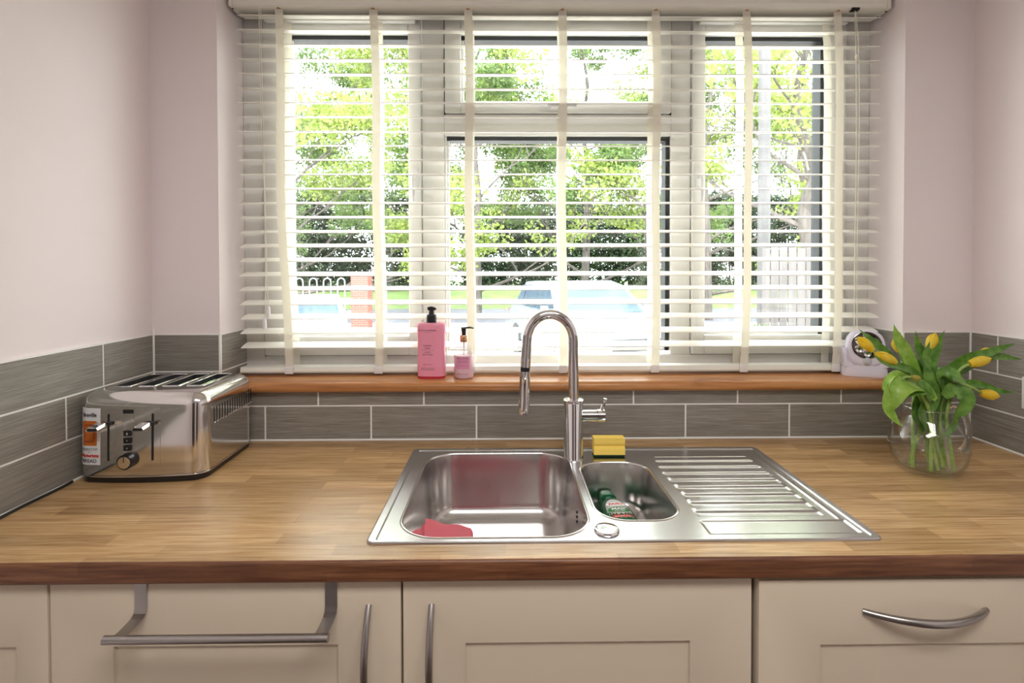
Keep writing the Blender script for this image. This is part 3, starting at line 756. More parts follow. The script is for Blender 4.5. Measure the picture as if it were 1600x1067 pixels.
# rungs under the slats, one per tape: joined, too thin to pick apart
bm = B()
for x in tx:
    for z in zs:
        for s in (-.008, .008):
            v = [bm.verts.new(p) for p in ((x+s-.0015, .071, z-.003), (x+s+.0015, .071, z-.003), (x+s+.0015, .128, z+.009), (x+s-.0015, .128, z+.009))]; bm.faces.new(v)
o = obj('ladder_rungs', bm, M_tape, bl, 0); o['kind'] = 'stuff'
# cords
bm = B(); cl_ = catmull([(-.748, .068, 2.2), (-.745, .067, 1.9), (-.735, .066, 1.6), (-.728, .066, 1.32), (-.727, .066, 1.285)], 6); tube(bm, cl_, .001, 6)
cd = obj('pull_cord', bm, M_cord, bl)
bm = B(); tube(bm, catmull([(-.742, .068, 2.2), (-.739, .067, 1.9), (-.733, .066, 1.5), (-.738, .066, 1.25)], 6), .001, 6); cd2 = obj('pull_cord', bm, M_cord, bl)
for x, z, c in ((-.727, 1.262, cd), (-.739, 1.228, cd2)):
    bm = B(); lathe(bm, [(.003, .034), (.0052, .032), (.0066, .004), (.006, 0)][::-1], x, .066, z-.004, 14); obj('cord_tassel', bm, M_white, c)
for dx in (0, .009):
    bm = B(); tube(bm, catmull([(1.075+dx*.3, .064, 2.199), (1.079+dx, .063, 2.07), (1.083+dx, .063, 1.8), (1.082+dx*.8, .064, 1.5), (1.082+dx, .064, 1.22)], 6), .0011, 6); c_ = obj('lift_cord', bm, M_cord, bl)
bm = B(); bmesh.ops.create_icosphere(bm, subdivisions=2, radius=.006, matrix=Matrix.Translation((1.082, .0625, 2.055)) @ Matrix.Diagonal((1, .8, 1.5, 1))); obj('cord_knot', bm, M_cord, bl)
obj('cord_lock', bx(1.062, 1.086, .056, .072, 2.196, 2.206, bev=.001), M_dark, bl)

# ================================================================ TOASTER
to = thing('toaster', 'polished steel four-slot toaster standing in the left corner', 'toaster', (-.872, -.165, .9), R(2))
TW2, ZT = .1485, .213
y0t, y1t = -.128, .128
def tring(ins, z, front=0, r=.03): return rrect(-TW2+ins, TW2-ins, y0t+ins+front, y1t-ins, max(r-ins*.6, .006), z, 8, bow=.012)
bm = B(); L = [tring(.002, .018), tring(0, .020)]
for z in (.05, .09, .13, .16, .178): L.append(tring(.0, z, .004*(z/.18)**2))
RT = .034
for k in range(1, 9):
    a = R(90*k/8); L.append(tring(RT*(1-cos(a))*.9, .179 + RT*sin(a), .004+.002*k/8))
rings = loft(bm, L, True, False)
# top plate with four slots
top = rings[-1]; hl = []
slots = []
for sx in (-.0885, -.0295, .0295, .0885):
    hr = rrect(sx-.020, sx+.020, -.060, .088, .004, L[-1][0][2], 3); slots.append(hr)
    hl.append([bm.verts.new(p) for p in hr])
cdt_fill(bm, top, hl)
body = obj('body', bm, M_toast, to, 30)
for hr in slots:
    bm = B(); zz = hr[0][2]
    loft(bm, [[(x, y, zz) for x, y, _ in hr], [(x, y, zz-.10) for x, y, _ in hr]], False, True); obj('slot', bm, pmat('slot_steel', (.10, .10, .10, 1), .4, .8), to, 20)
    bm = B(); cx = (hr[0][0]+hr[-1][0])/2; xm = sum(p[0] for p in hr)/len(hr)
    x0 = min(p[0] for p in hr); x1 = max(p[0] for p in hr)
    for xx in (x0+.007, x1-.007):
        for k in range(7): y = -.055 + k*.023; tube(bm, [(xx, y, zz-.01), (xx, y, zz-.06)], .0009, 6)
        tube(bm, [(xx, -.058, zz-.010), (xx, .086, zz-.010)], .0011, 6)
    obj('bread_guide', bm, M_chrome, to)
    bm = B(); loft(bm, [[(x, y, z) for x, y, z in rrect(x0-.0015, x1+.0015, -.0615, .0895, .004, zz+.0002, 3)], rrect(x0-.0008, x1+.0008, -.0608, .0888, .004, zz+.0018, 3), rrect(x0, x1, -.060, .088, .004, zz+.0004, 3)], False, False); obj('slot_rim', bm, M_chrome, to, 60)
bm = B(); loft(bm, [tring(.006, 0), tring(.003, .004), tring(.0025, .0155)], True, True); obj('base', bm, M_black, to, 30)
bm = B(); loft(bm, [tring(.0015, .0155), tring(-.001, .0160), tring(-.001, .0178), tring(.0015, .0182)], False, False); obj('base_trim', bm, M_chrome, to)
def fsurf(x, z): # y of the front face at x,z (local)
    fr_ = .004*(z/.18)**2; hw = TW2; y = y0t+fr_
    r = .03
    if abs(x) > hw-r: d = abs(x)-(hw-r); y = y0t+fr_+r-math.sqrt(max(0, r*r-d*d))
    return y - .012*(1-(x/hw)**2)*min(1, (0-y)/((y1t-y0t-fr_)/2))
def fpatch(name, x0, x1, z0, z1, off, mat, parent, th=.0012, n=8, rad=0):
    bm = B(); fr_ = []; 
    g = [[bm.verts.new((x0+(x1-x0)*i/n, fsurf(x0+(x1-x0)*i/n, z0+(z1-z0)*j/n)-off, z0+(z1-z0)*j/n)) for i in range(n+1)] for j in range(n+1)]
    for j in range(n):
        for i in range(n): bm.faces.new((g[j][i], g[j][i+1], g[j+1][i+1], g[j+1][i]))
    rf = bmesh.ops.extrude_face_region(bm, geom=bm.faces[:]); 
    for q in rf['geom']:
        if isinstance(q, bmesh.types.BMVert): q.co.y += th
    return obj(name, bm, mat, parent, 40)
def ftext(body_, size, mat, parent, x, z, squeeze=1, bold=0):
    return text('lettering', body_, size, mat, parent, (x, 0, z), (1, 0, 0), (0, 0, 1), fn=lambda p: Vector((p.x, fsurf(p.x, p.z)-.0016-p.y*0, p.z)), squeeze=squeeze, bold=bold, ext=0)
sx0, sx1 = -.1405, -.0885
st = fpatch('sticker', sx0, sx1, .045, .178, .0006, M_label, to, .001, 12); st['label'] = 'white advertising sticker with a slice of toast'
sc_ = (sx0+sx1)/2
bm = B(); tp = [(-.0185, .090), (.0185, .090), (.0185, .128), (.0215, .134), (.021, .144), (.015, .148), (-.015, .148), (-.021, .144), (-.0215, .134), (-.0185, .128)]
def fdisc(name, pts, off, mat, parent): 
    bm = B(); vs = []; K = 10; rg = []; dn = []
    for i in range(len(pts)):
        a, b = pts[i], pts[(i+1) % len(pts)]; q = max(1, int(math.hypot(b[0]-a[0], b[1]-a[1])/.003)); dn += [(a[0]+(b[0]-a[0])*k/q, a[1]+(b[1]-a[1])*k/q) for k in range(q)]
    pts = dn; c = ((min(p[0] for p in pts)+max(p[0] for p in pts))/2, (min(p[1] for p in pts)+max(p[1] for p in pts))/2)
    for k in range(1, K+1):
        row = []
        for p in pts:
            x = c[0]+(p[0]-c[0])*k/K; z = c[1]+(p[1]-c[1])*k/K; row.append(bm.verts.new((x, fsurf(x, z)-off, z)))
        rg.append(row)
    cv = bm.verts.new((c[0], fsurf(*c)-off, c[1])); m_ = len(pts)
    for i in range(m_): bm.faces.new((cv, rg[0][i], rg[0][(i+1) % m_]))
    for a, b in zip(rg, rg[1:]):
        for i in range(m_): bm.faces.new((a[i], b[i], b[(i+1) % m_], a[(i+1) % m_]))
    return obj(name, bm, mat, parent, 60)
fdisc('toast_print', [(x+sc_, z) for x, z in tp], .0010, M_toastpic, st)
fdisc('toast_print', [(x*.66+sc_, .119+(z-.119)*.72) for x, z in tp], .0013, M_toastpic2, st)
fdisc('toast_print', [(x*.56+sc_, .119+(z-.119)*.62) for x, z in tp], .0015, M_toastpic, st)
ftext('Breville', .0125, M_ink, st, sc_, .158, .95, .0003)
ftext('PERFECT FIT', .0082, M_ink, st, sc_, .0785, .95)
ftext('for', .004, M_ink, st, sc_, .0735)
ftext('Warburtons', .0105, M_inkred, st, sc_, .0635, .88, .0005)
ftext('BREAD', .012, M_ink, st, sc_, .0505, 1, .0001)
for lx in (-.068, .034):
    fpatch('lever_plate', lx-.019, lx+.017, .040, .178, .0008, M_toast, to, .001, 6)
    fpatch('lever_slot', lx-.0025, lx+.0025, .055, .165, .0012, M_dark, to, .001, 6)
    zl = .143; yf_ = fsurf(lx, zl)
    bm = B(); box(bm, lx-.004, lx+.008, yf_-.010, yf_-.001, zl-.004, zl+.004, bev=.001); lv = obj('lever', bm, M_black, to)
    bm = B(); loft(bm, [[(lx-.011+dx_, yf_-.008-dy_, zl-.001-dy_*.12+z) for dx_, z in ((-.012, -.004), (.012, -.004), (.0135, .0), (.010, .0045), (-.011, .0045), (-.014, 0))] for dy_ in (0, .012, .030)]); obj('lever_paddle', bm, M_toast, lv, 20)
    obj('paddle_face', bx(lx-.021, lx-.001, yf_-.0392, yf_-.0375, zl-.0075, zl-.0015, bev=.0005), M_black, lv)
cx_ = -.022
fpatch('control_plate', cx_-.013, cx_+.013, .070, .176, .0006, M_toast, to, .001, 6)
fpatch('indicator_window', cx_-.012, cx_+.012, .166, .175, .0012, M_dark, to, .001, 5)
for k, z in enumerate((.120, .103, .086)):
    yb = fsurf(cx_, z); b = obj('button', bx(cx_-.009, cx_+.009, yb-.004, yb+.001, z-.0068, z+.0068, bev=.0012), M_black, to)
    text('button_mark', ['B', '*', '='][k], .007, M_label, b, (cx_, yb-.0043, z-.003), ext=0)
yk = fsurf(cx_, .056)
bm = B(); cyl(bm, (cx_, yk, .056), (cx_, yk-.014, .0555), .0185, 36, .0175); kn = obj('browning_knob', bm, M_black, to)
bm = B(); cyl(bm, (cx_, yk-.0135, .0555), (cx_, yk-.0155, .0555), .0145, 36, .0138); obj('knob_cap', bm, M_toast, kn)
obj('knob_pointer', bx(cx_-.0006, cx_+.0006, yk-.0162, yk-.0155, .0565, .069), M_dark, kn)
for k in range(16):
    y = -.085 + k*.0132
    bm = B(); box(bm, TW2-.0006, TW2+.0006, y-.0022, y+.0022, .128, .166, bev=.0005, seg=1); v_ = obj('vent_slot', bm, M_dark, to)
    bm = B(); box(bm, TW2-.0005, TW2+.0026, y-.0022, y+.0022, .125, .1285, bev=.0008, seg=1); obj('vent_lip', bm, M_chrome, v_)

# ================================================================ BOTTLES
bt = thing('body_wash_bottle', 'tall pink body wash bottle with a black pump on the sill', 'bottle', (-.2243, .040, ZS), R(-2))
bm = B(); pp = [(.0405, 0), (.0418, .006), (.0425, .05), (.0412, .085), (.0422, .12), (.0432, .158), (.0425, .1635), (.038, .1665), (.016, .1675)]
loft(bm, [circ(0, 0, z, r, 48, r*.56, 3.0) for r, z in pp]); obj('body', bm, M_pink, bt, 50)
bm = B(); loft(bm, [circ(0, 0, z, r, 48, r*.565, 3.0) for r, z in ((.0405, -.0001), (.0422, .004), (.0424, .0075))]); obj('base', bm, M_pinkbase, bt)
bm = B(); lathe(bm, [(.0155, .1676), (.0158, .18), (.0148, .190), (.0145, .191), (.009, .1915), (.0075, .205), (.0085, .2065), (.0085, .2125), (.004, .2135)], n=28)
pm = obj('pump', bm, M_black, bt)
bm = B(); tube(bm, catmull([(-.010, -.002, .2085), (.0, -.004, .211), (.010, -.008, .2095), (.013, -.009, .2055)], 4), [.0055]*6 + [.0045]*7, 10); obj('nozzle', bm, M_black, pm)
def bsurf(p):
    r = .0425; q = min(.98, abs(p.x)/r); y = -.56*r*(1-q**3)**(1/3); return Vector((p.x, y-.0005, p.z))
for s_, sz, z, k in (('BAYLIS & HARDING', .0066, .143, 1), ('E N G L A N D', .0026, .1385, 1), ('RASPBERRY', .0052, .098, 1), ('SORBET', .0052, .0905, 1), ('LUXURY', .005, .0785, 1), ('BODY WASH', .0054, .071, 1), ('500ml e 16.9 fl.oz', .0040, .042, 1), ('MADE IN ENGLAND', .0046, .0285, 1)):
    text('lettering', s_, sz, M_ink, bt, (-.008, 0, z), fn=bsurf, ext=0, squeeze=.95)
bm = B()
for z0, z1, hw in ((.0868, .0872, .020), (.0335, .0338, .024), (.0262, .0265, .024)):
    N = 10; a = [bm.verts.new(bsurf(Vector((-.008-hw+2*hw*i/N, 0, z0)))) for i in range(N+1)]; b = [bm.verts.new(bsurf(Vector((-.008-hw+2*hw*i/N, 0, z1)))) for i in range(N+1)]
    for i in range(N): bm.faces.new((a[i], a[i+1], b[i+1], b[i]))
obj('label_rule', bm, M_ink, bt, 0)

b2_ = thing('hand_lotion_bottle', 'small clear hand lotion bottle with a rose-gold collar beside the pink body wash', 'bottle', (-.1268, .040, ZS), 0)
bm = B(); lathe(bm, [(.0285, 0), (.0300, .003), (.0302, .03), (.0302, .076), (.0285, .084), (.0215, .093), (.0128, .099), (.0120, .112)], n=36, cap1=False); obj('body', bm, M_clear, b2_, 50)
bm = B(); lathe(bm, [(.0275, .0012), (.0292, .004), (.0294, .03), (.0294, .068), (.0290, .0685)], n=36); lo_ = obj('lotion', bm, M_lotion, b2_, 50)
bm = B(); lathe(bm, [(.0122, .108), (.0125, .110), (.0125, .1275), (.0115, .129)], n=28); obj('collar', bm, M_copper, b2_)
bm = B(); lathe(bm, [(.0065, .129), (.0065, .1395), (.0075, .1405), (.0078, .1505), (.005, .152)], n=20); pm = obj('pump', bm, M_black, b2_)
bm = B(); tube(bm, catmull([(-.008, 0, .1495), (.004, -.001, .150), (.018, -.003, .1515), (.030, -.004, .1495)], 4), [.0035]*5 + [.0028]*5 + [.0022]*3, 10); obj('nozzle', bm, M_black, pm)
bm = B(); tube(bm, [(0, 0, .03), (0, 0, .11)], .0025, 8); obj('dip_tube', bm, M_white, b2_)
def csurf(p):
    r = .0306; return Vector((r*sin(p.x/r), -r*cos(p.x/r), p.z))
def cpatch(name, x0, x1, z0, z1, mat, parent, r=.03045):
    bm = B(); n = 14; a = [bm.verts.new((r*sin((x0+(x1-x0)*i/n)/r), -r*cos((x0+(x1-x0)*i/n)/r), z0)) for i in range(n+1)]; b = [bm.verts.new((v.co.x, v.co.y, z1)) for v in a]
    for i in range(n): bm.faces.new((a[i], a[i+1], b[i+1], b[i]))
    return obj(name, bm, mat, parent, 60)
lb = cpatch('label', -.024, .020, .030, .066, M_blush, b2_)
for s_, sz, z in (('BAYLIS & HARDING', .0036, .0655), ('HAND LOTION', .0054, .0595), ('Raspberry Sorbet', .0042, .0535), ('SOFT AND SMOOTH', .0038, .0485), ('LOTION POUR LES MAINS', .0028, .040), ('300 ml e 10.1 fl.oz', .0048, .0135)):
    text('lettering', s_, sz, M_ink, b2_, (-.002, 0, z), fn=csurf, ext=0, squeeze=.95)

# ================================================================ MOTION SENSOR LIGHT
ml = thing('motion_sensor_light', 'lilac-white battery sensor light with six round LED cups on the right end of the sill', 'light', (1.098, .042, ZS), R(-16))
bm = B()
def mring(z, w, d, yo=0): return circ(0, yo, z, w, 40, d, 2.8)
loft(bm, [mring(0, .062, .027), mring(.003, .063, .028), mring(.02, .0605, .0265), mring(.034, .0595, .025)]); obj('base', bm, M_lilac, ml, 50)
# cradle arms rise on both sides
for s in (-1, 1):
    bm = B(); loft(bm, [[(s*(.0590-a), y, z) for a, y in ((0, -.020), (0, .022), (.005, .024), (w_, .020), (w_, -.018), (.005, -.023))] for z, w_ in ((.030, .030), (.045, .018), (.060, .010), (.078, .0065), (.086, .005))]); obj('cradle_arm', bm, M_lilac, ml, 50)
head = bpy.data.objects.new('head', None); link(head, ml); head.location = (0, -.006, .084); head.rotation_euler = (R(84), 0, 0)
bm = B(); loft(bm, [circ(0, 0, z, r, 48, r*1.06, 2.6) for r, z in ((.040, -.022), (.050, -.016), (.0535, -.004), (.0535, .006), (.050, .013), (.044, .016))]); obj('housing', bm, M_lilac, head, 50)
bm = B(); lathe(bm, [(.040, .0155), (.041, .018), (.0395, .0185), (.037, .0165), (.012, .0155)], 0, .010, 0, 40); rf = obj('reflector', bm, pmat('smoked_reflector', (.20, .18, .16, 1), .12, 1), head)
for k in range(6):
    a = R(30+60*k); x, y = .0245*cos(a), .010+.0245*sin(a)
    bm = B(); lathe(bm, [(.0100, .0160), (.0103, .0195), (.0085, .0192), (.0045, .0172), (.003, .0172)], x, y, 0, 20); c_ = obj('led_cup', bm, M_chrome, rf)
bm = B(); lathe(bm, [(.0122, .0115), (.0122, .0170), (.0105, .0195), (.006, .0212), (.001, .0218)], 0, -.0385, 0, 24); obj('sensor_lens', bm, pmat('frosted_lens', srgb(190, 190, 196), .5), head, 60)
bm = B(); loft(bm, [[(.047*cos(R(a)), .047*sin(R(a))*1.06, z_) for a in range(0, 360, 10)] for z_ in (.0139, .0146)], False, False); obj('seam', bm, pmat('seam_shadow_plastic', srgb(150, 148, 180), .4), head)

# ================================================================ JUG AND TULIPS
JX, JY, JZ = 1.053, -.255, .9
jug = thing('glass_jug', 'clear glass jug with a loop handle holding the tulips on the worktop', 'jug', (JX, JY, JZ))
prof = [(.030, .003), (.052, .002), (.058, .0), (.064, .008), (.0765, .032), (.0830, .062), (.0800, .088), (.0680, .112), (.0560, .130), (.0505, .145), (.0515, .158)]
bm = B(); lathe(bm, [(r, z) for r, z in prof] + [(.0500, .1585), (.0488, .145), (.0543, .130), (.0660, .112), (.0780, .088), (.0810, .062), (.0745, .033), (.062, .012), (.050, .009), (.02, .009)], n=56); obj('body', bm, M_jug, jug, 60)
bm = B(); tube(bm, catmull([(.051, 0, .150), (.064, -.004, .155), (.082, -.006, .144), (.095, -.007, .115), (.097, -.007, .090), (.092, -.006, .066), (.080, -.004, .050)], 6), .0052, 12, squash=1.5); obj('jug_handle', bm, M_jugedge, jug, 60)
bm = B(); tube(bm, [(.0508*cos(R(a)), .0508*sin(R(a)), .1582) for a in range(0, 361, 10)], .0017, 8, False); obj('rim', bm, M_jugedge, jug, 60)
bm = B(); lathe(bm, [(.048, .0095), (.061, .0125), (.0735, .033), (.0800, .062), (.0770, .088), (.0735, .0965)], n=48); obj('water', bm, M_water, jug, 60)

CYP = -.255
def cw(cx, cy, dy=0.0): # sketch coordinates of the bouquet -> metres at the jug, dy = depth offset (perspective shift included)
    k = (1.5293+CYP+dy)/(1.5293+CYP)
    X = .776+.000452*cx; Z = 1.310-.00045*cy
    return Vector((X*k, CYP+dy, 1.4028+(Z-1.4028)*k))
def ribbon(pts, widths, fold=.25, face=(0, -1, .25), twist=0, n=6, thick=.0007):
    P = catmull(pts, n); N = len(P); F = Vector(face).normalized(); bm = B(); rows = []
    for i, p in enumerate(P):
        t = i/(N-1); T = (P[min(i+1, N-1)]-P[max(i-1, 0)]).normalized()
        side = T.cross(F)
        if side.length < .05: side = T.cross(Vector((1, 0, .2)))
        side.normalize(); nr = side.cross(T).normalized()
        if twist: q = Matrix.Rotation(twist*t, 3, T); side = q @ side; nr = q @ nr
        w = np.interp(t, np.linspace(0, 1, len(widths)), widths)
        row = []
        for k in range(-2, 3):
            s = k/2; row.append(bm.verts.new(p + side*w*s + nr*(-fold*w*(1-abs(s)**1.5)) + nr*.0012*sin(t*9+s*2)*abs(s)))
        rows.append(row)
    for a, b in zip(rows, rows[1:]):
        for k in range(4): bm.faces.new((a[k], a[k+1], b[k+1], b[k]))
    bmesh.ops.remove_doubles(bm, verts=bm.verts, dist=.00005)
    bmesh.ops.solidify(bm, geom=bm.faces[:], thickness=thick)
    return bm
def flower(parent, base, tip, mat, Rr=.0125, seed=0, ang=72):
    base, tip = Vector(base), Vector(tip); ax = (tip-base); L = ax.length; ax.normalize(); u = ax.orthogonal().normalized(); v = ax.cross(u); rg = random.Random(seed)
    for k in range(6):
        outer_ = k % 2 == 0; a0 = 2*pi*k/6 + rg.uniform(-.08, .08); bm = B(); g = []; nu = 10; nv = 6; rs = 1.0 if outer_ else .93; ll = L*(1 if outer_ else .985)*rg.uniform(.985, 1.01)
        for i in range(nu+1):
            t = i/nu; rad = Rr*rs*(.36+.64*abs(sin(pi*(t*.82+.06)))**.8)*(1-.9*t**6)
            row = []
            for j in range(nv+1):
                s = (j/nv-.5)*2; wid = R(ang)*(.55+.45*sin(pi*t**.8))*(1-t**8*.6); a = a0 + s*wid*.55
                tt = t*(1-.05*abs(s)**2)
                row.append(bm.verts.new(base + ax*ll*tt + (u*cos(a)+v*sin(a))*rad*(1+.04*(1-abs(s)))))
            g.append(row)
        for i in range(nu):
            for j in range(nv): bm.faces.new((g[i][j], g[i][j+1], g[i+1][j+1], g[i+1][j]))
        bmesh.ops.solidify(bm, geom=bm.faces[:], thickness=.0006)
        obj('petal', bm, mat, parent, 60)
def tulip(label, fbase, ftip, stem, leaves, mat=M_petal, Rr=.0125, seed=0):
    t = thing('tulip', label, 'flower', (JX, JY, .91), 0, 'tulips in the glass jug'); inv = Vector((JX, JY, .91))
    S = [Vector(p)-inv for p in stem]; fb, ft = Vector(fbase)-inv, Vector(ftip)-inv
    bm = B(); C = catmull(S+[fb], 6); tube(bm, C, [.0042-.0012*i/len(C) for i in range(len(C))], 10); obj('stem', bm, M_stem, t, 60)
    flower(t, fb, ft, mat, Rr, seed)
    for (pts, wd, kw) in leaves:
        kw = dict(kw); mt = kw.pop('mat', M_tleaf)
        obj('leaf', ribbon([Vector(p)-inv for p in pts], wd, **kw), mt, t, 60)
def foot(x, y): return Vector((JX+x, JY+y, .9115))
def neck(x, y): return Vector((JX+x, JY+y, 1.045))
LW = lambda m: [.004, m*.8, m, m*.85, m*.5, .0005]
tulip('yellow tulip leaning far left in front of the sensor light, uppermost of the left pair', cw(300, 240, -.02), cw(214, 168, -.03), [foot(.028, .03), neck(-.01, .012), cw(500, 400, .0), cw(380, 290, -.01)],
      [([cw(620, 520), cw(520, 400), cw(440, 320, -.01), cw(370, 250, -.02), cw(300, 190, -.03), cw(222, 122, -.03)], [.006, .009, .009, .011, .008, .0004], dict(fold=.3)),
       ([cw(690, 470, .02), cw(650, 400, .02), cw(590, 360, .02), cw(520, 290, .03), cw(540, 270, .03)], LW(.016), {})], seed=1)
tulip('yellow tulip lying level above a dark leaf, lower of the left pair', cw(428, 308, -.05), cw(308, 256, -.06), [foot(-.03, .02), neck(-.02, -.01), cw(520, 420, -.03), cw(450, 350, -.04)],
      [([cw(600, 460, -.02), cw(540, 370, -.03), cw(470, 335, -.05), cw(400, 318, -.06), cw(350, 295, -.065), cw(305, 268, -.06)], [.006, .010, .009, .008, .006, .0004], dict(fold=.3)),
       ([cw(660, 520, -.04), cw(600, 450, -.045), cw(540, 425, -.06), cw(470, 435, -.075), cw(420, 500, -.075), cw(400, 570, -.07), cw(430, 620, -.07), cw(468, 664, -.065)], [.006, .018, .022, .024, .020, .014, .010, .0005], dict(mat=M_tleaf2, fold=.35, face=(-.3, -1, .9)))], seed=2)
tulip('yellow tulip half hidden behind a tall upright leaf left of centre', cw(447, 250, .02), cw(416, 176, .02), [foot(-.045, -.01), neck(-.03, .01), cw(530, 450, .01), cw(480, 330, .02)],
      [([cw(640, 500, -.01), cw(560, 400, 0), cw(520, 320, 0), cw(480, 240, .0), cw(440, 170, .0), cw(418, 98, .0)], [.006, .016, .018, .017, .012, .0004], dict(mat=M_tleaf2, fold=.35))], Rr=.010, seed=3)
tulip('upright yellow tulip at the top of the bunch in front of the pier tile', cw(612, 235, .01), cw(650, 146, .01), [foot(.0, -.03), neck(.0, .0), cw(640, 420, 0), cw(620, 310, .01)],
      [([cw(650, 460, -.01), cw(640, 380, -.01), cw(635, 300, 0), cw(660, 220, 0), cw(702, 132, 0)], [.008, .014, .013, .011, .0004], {}),
       ([cw(660, 460, -.02), cw(620, 340, -.02), cw(600, 270, -.015), cw(620, 192, -.015)], [.01, .013, .009, .0004], {}),
       ([cw(640, 440, .01), cw(600, 330, .02), cw(560, 230, .03), cw(538, 134, .03)], [.008, .012, .011, .0004], {})], seed=4)
tulip('yellow tulip tucked behind the upper right leaf, only its back showing', cw(905, 268, .03), cw(968, 238, .03), [foot(.03, -.01), neck(.02, .01), cw(760, 400, .03), cw(840, 310, .03)],
      [([cw(680, 440, 0), cw(740, 350, 0), cw(830, 290, .01), cw(930, 262, .01), cw(1010, 235, .01), cw(1094, 208, .0)], [.008, .013, .012, .010, .008, .0004], {}),], Rr=.011, seed=5)
tulip('yellow tulip on the right pointing sideways, nearest the right wall tiles', cw(838, 322, -.01), cw(965, 288, -.01), [foot(.045, .0), neck(.025, -.005), cw(740, 430, -.01), cw(790, 350, -.01)],
      [([cw(720, 420, .01), cw(800, 350, .02), cw(880, 310, .03), cw(960, 278, .03), cw(1040, 280, .03), cw(1128, 296, .03)], [.008, .012, .011, .010, .008, .0004], {}),
       ([cw(700, 470, -.02), cw(690, 400, -.03), cw(740, 375, -.04), cw(790, 400, -.05), cw(826, 424, -.05)], [.008, .018, .022, .016, .0005], dict(face=(.2, -1, .8)))], seed=6)
tulip('lowest yellow tulip at right, drooping outwards beyond the jug handle', cw(905, 480, -.03), cw(1016, 502, -.04), [foot(.04, -.03), neck(.03, -.02), cw(780, 445, -.02), cw(850, 450, -.03)],
      [([cw(720, 480, -.02), cw(800, 440, -.02), cw(870, 430, -.02), cw(940, 446, -.02), cw(1010, 470, -.02), cw(1094, 480, -.02)], [.008, .010, .010, .009, .007, .0004], {}),
       ([cw(700, 500, -.04), cw(760, 465, -.05), cw(830, 500, -.06), cw(820, 560, -.06), cw(775, 610, -.055), cw(755, 670, -.05), cw(690, 736, -.045)], [.008, .020, .024, .016, .009, .010, .0005], dict(face=(.2, -1, .5)))], seed=7)
tulip('small closed green-yellow tulip bud at the front left above the jug rim', cw(515, 392, -.06), cw(576, 402, -.06), [foot(-.02, -.035), neck(-.02, -.03), cw(560, 470, -.05), cw(470, 420, -.055), cw(480, 392, -.06)],
      [([cw(640, 520, -.045), cw(600, 450, -.05), cw(540, 440, -.06), cw(490, 465, -.065), cw(450, 525, -.065)], [.010, .022, .026, .018, .0005], dict(face=(0, -1, .9))),
       ([cw(500, 400, -.05), cw(440, 368, -.06), cw(395, 395, -.06), cw(376, 450, -.06), cw(392, 500, -.06), cw(392, 566, -.06)], [.004, .007, .009, .009, .007, .0005], dict(mat=M_tleaf2, face=(-1, -1, .2), twist=1.0)),
       ([cw(640, 700, -.02), cw(600, 600, -.03), cw(640, 500, -.03), cw(620, 400, -.03), cw(590, 290, -.02)], [.010, .018, .018, .016, .0005], {}),
       ([cw(600, 690, -.01), cw(560, 600, -.02), cw(580, 520, -.02), cw(650, 500, -.02), cw(700, 420, -.01)], [.010, .018, .018, .016, .0005], {}),
       ([cw(690, 680, .0), cw(700, 600, -.01), cw(700, 520, -.01), cw(730, 440, -.01), cw(760, 400, 0)], [.010, .016, .018, .014, .0005], {})], M_bud, .0075, 8)

# wall socket on the right wall
so = thing('wall_socket', 'white wall socket on the right wall tiles at the picture edge', 'socket', (XR, -.215, 1.072))
obj('faceplate', bx(-.009, 0, -.073, .053, -.043, .043, bev=.003), M_white, so)
for y in (-.045, .02):
    obj('switch', bx(-.0115, -.009, y-.006, y+.006, .012, .028, bev=.001), M_white, so)
    bm = B(); box(bm, -.0095, -.0088, y-.002, y+.002, -.004, .004); box(bm, -.0095, -.0088, y-.012, y-.006, -.022, -.018); box(bm, -.0095, -.0088, y+.006, y+.012, -.022, -.018); obj('socket_hole', bm, M_dark, so)

# ================================================================ OUTSIDE
def gz(y):
    return -.35 - .55*sm(6, 14, y) if y < 28 else -.9 + .7*sm(31, 38, y)
def strip(name, y0, y1, mat, n=24, dz=0, x0=-70, x1=80):
    bm = B(); rows = []
    for k in range(n+1):
        y = y0+(y1-y0)*k/n; rows.append((bm.verts.new((x0, y, gz(y)+dz)), bm.verts.new((x1, y, gz(y)+dz))))
    for a, b in zip(rows, rows[1:]): bm.faces.new((a[0], a[1], b[1], b[0]))
    r = bmesh.ops.extrude_face_region(bm, geom=bm.faces[:])
    for q in r['geom']:
        if isinstance(q, bmesh.types.BMVert): q.co.z -= .3
    o = obj(name, bm, mat); o['kind'] = 'structure'; return o
strip('driveway', .34, 21, M_drive); strip('road', 21, 29, M_road, 8); strip('grass_verge', 29, 80, M_grass, 30)

def brick_pier():
    p = thing('brick_gate_pier', 'red brick gate pier beside the hooped railings across the drive', 'pier', (-5.57, 18.6, -.9))
    obj('mortar_core', bx(-.315, .315, -.315, .315, 0, 2.09), M_mortar, p, 0)
    meshes = {}
    for c in range(28):
        z = .004 + c*.075
        off = (c % 2)
        for f in range(2): # front and right faces
            xs = [-.33, -.11, .11, .33] if off else [-.33, -.22, .0, .22, .33]
            for a, b in zip(xs, xs[1:]):
                w = b-a-.012; k = round(w, 3)
                if k not in meshes:
                    bm = bx(-w/2, w/2, -.02, .02, 0, .063, bev=.004, seg=1); me = bpy.data.meshes.new('brick'); bmesh.ops.recalc_face_normals(bm, faces=bm.faces); bm.to_mesh(me); bm.free(); me.materials.append(M_brick); meshes[k] = me
                o = bpy.data.objects.new('brick', meshes[k]); link(o, p)
                if f == 0: o.location = ((a+b)/2, -.315, z)
                else: o.location = (.315, (a+b)/2, z); o.rotation_euler = (0, 0, pi/2)
    obj('pier_cap', bx(-.37, .37, -.37, .37, 2.09, 2.15, bev=.015), M_mortar, p)
brick_pier()
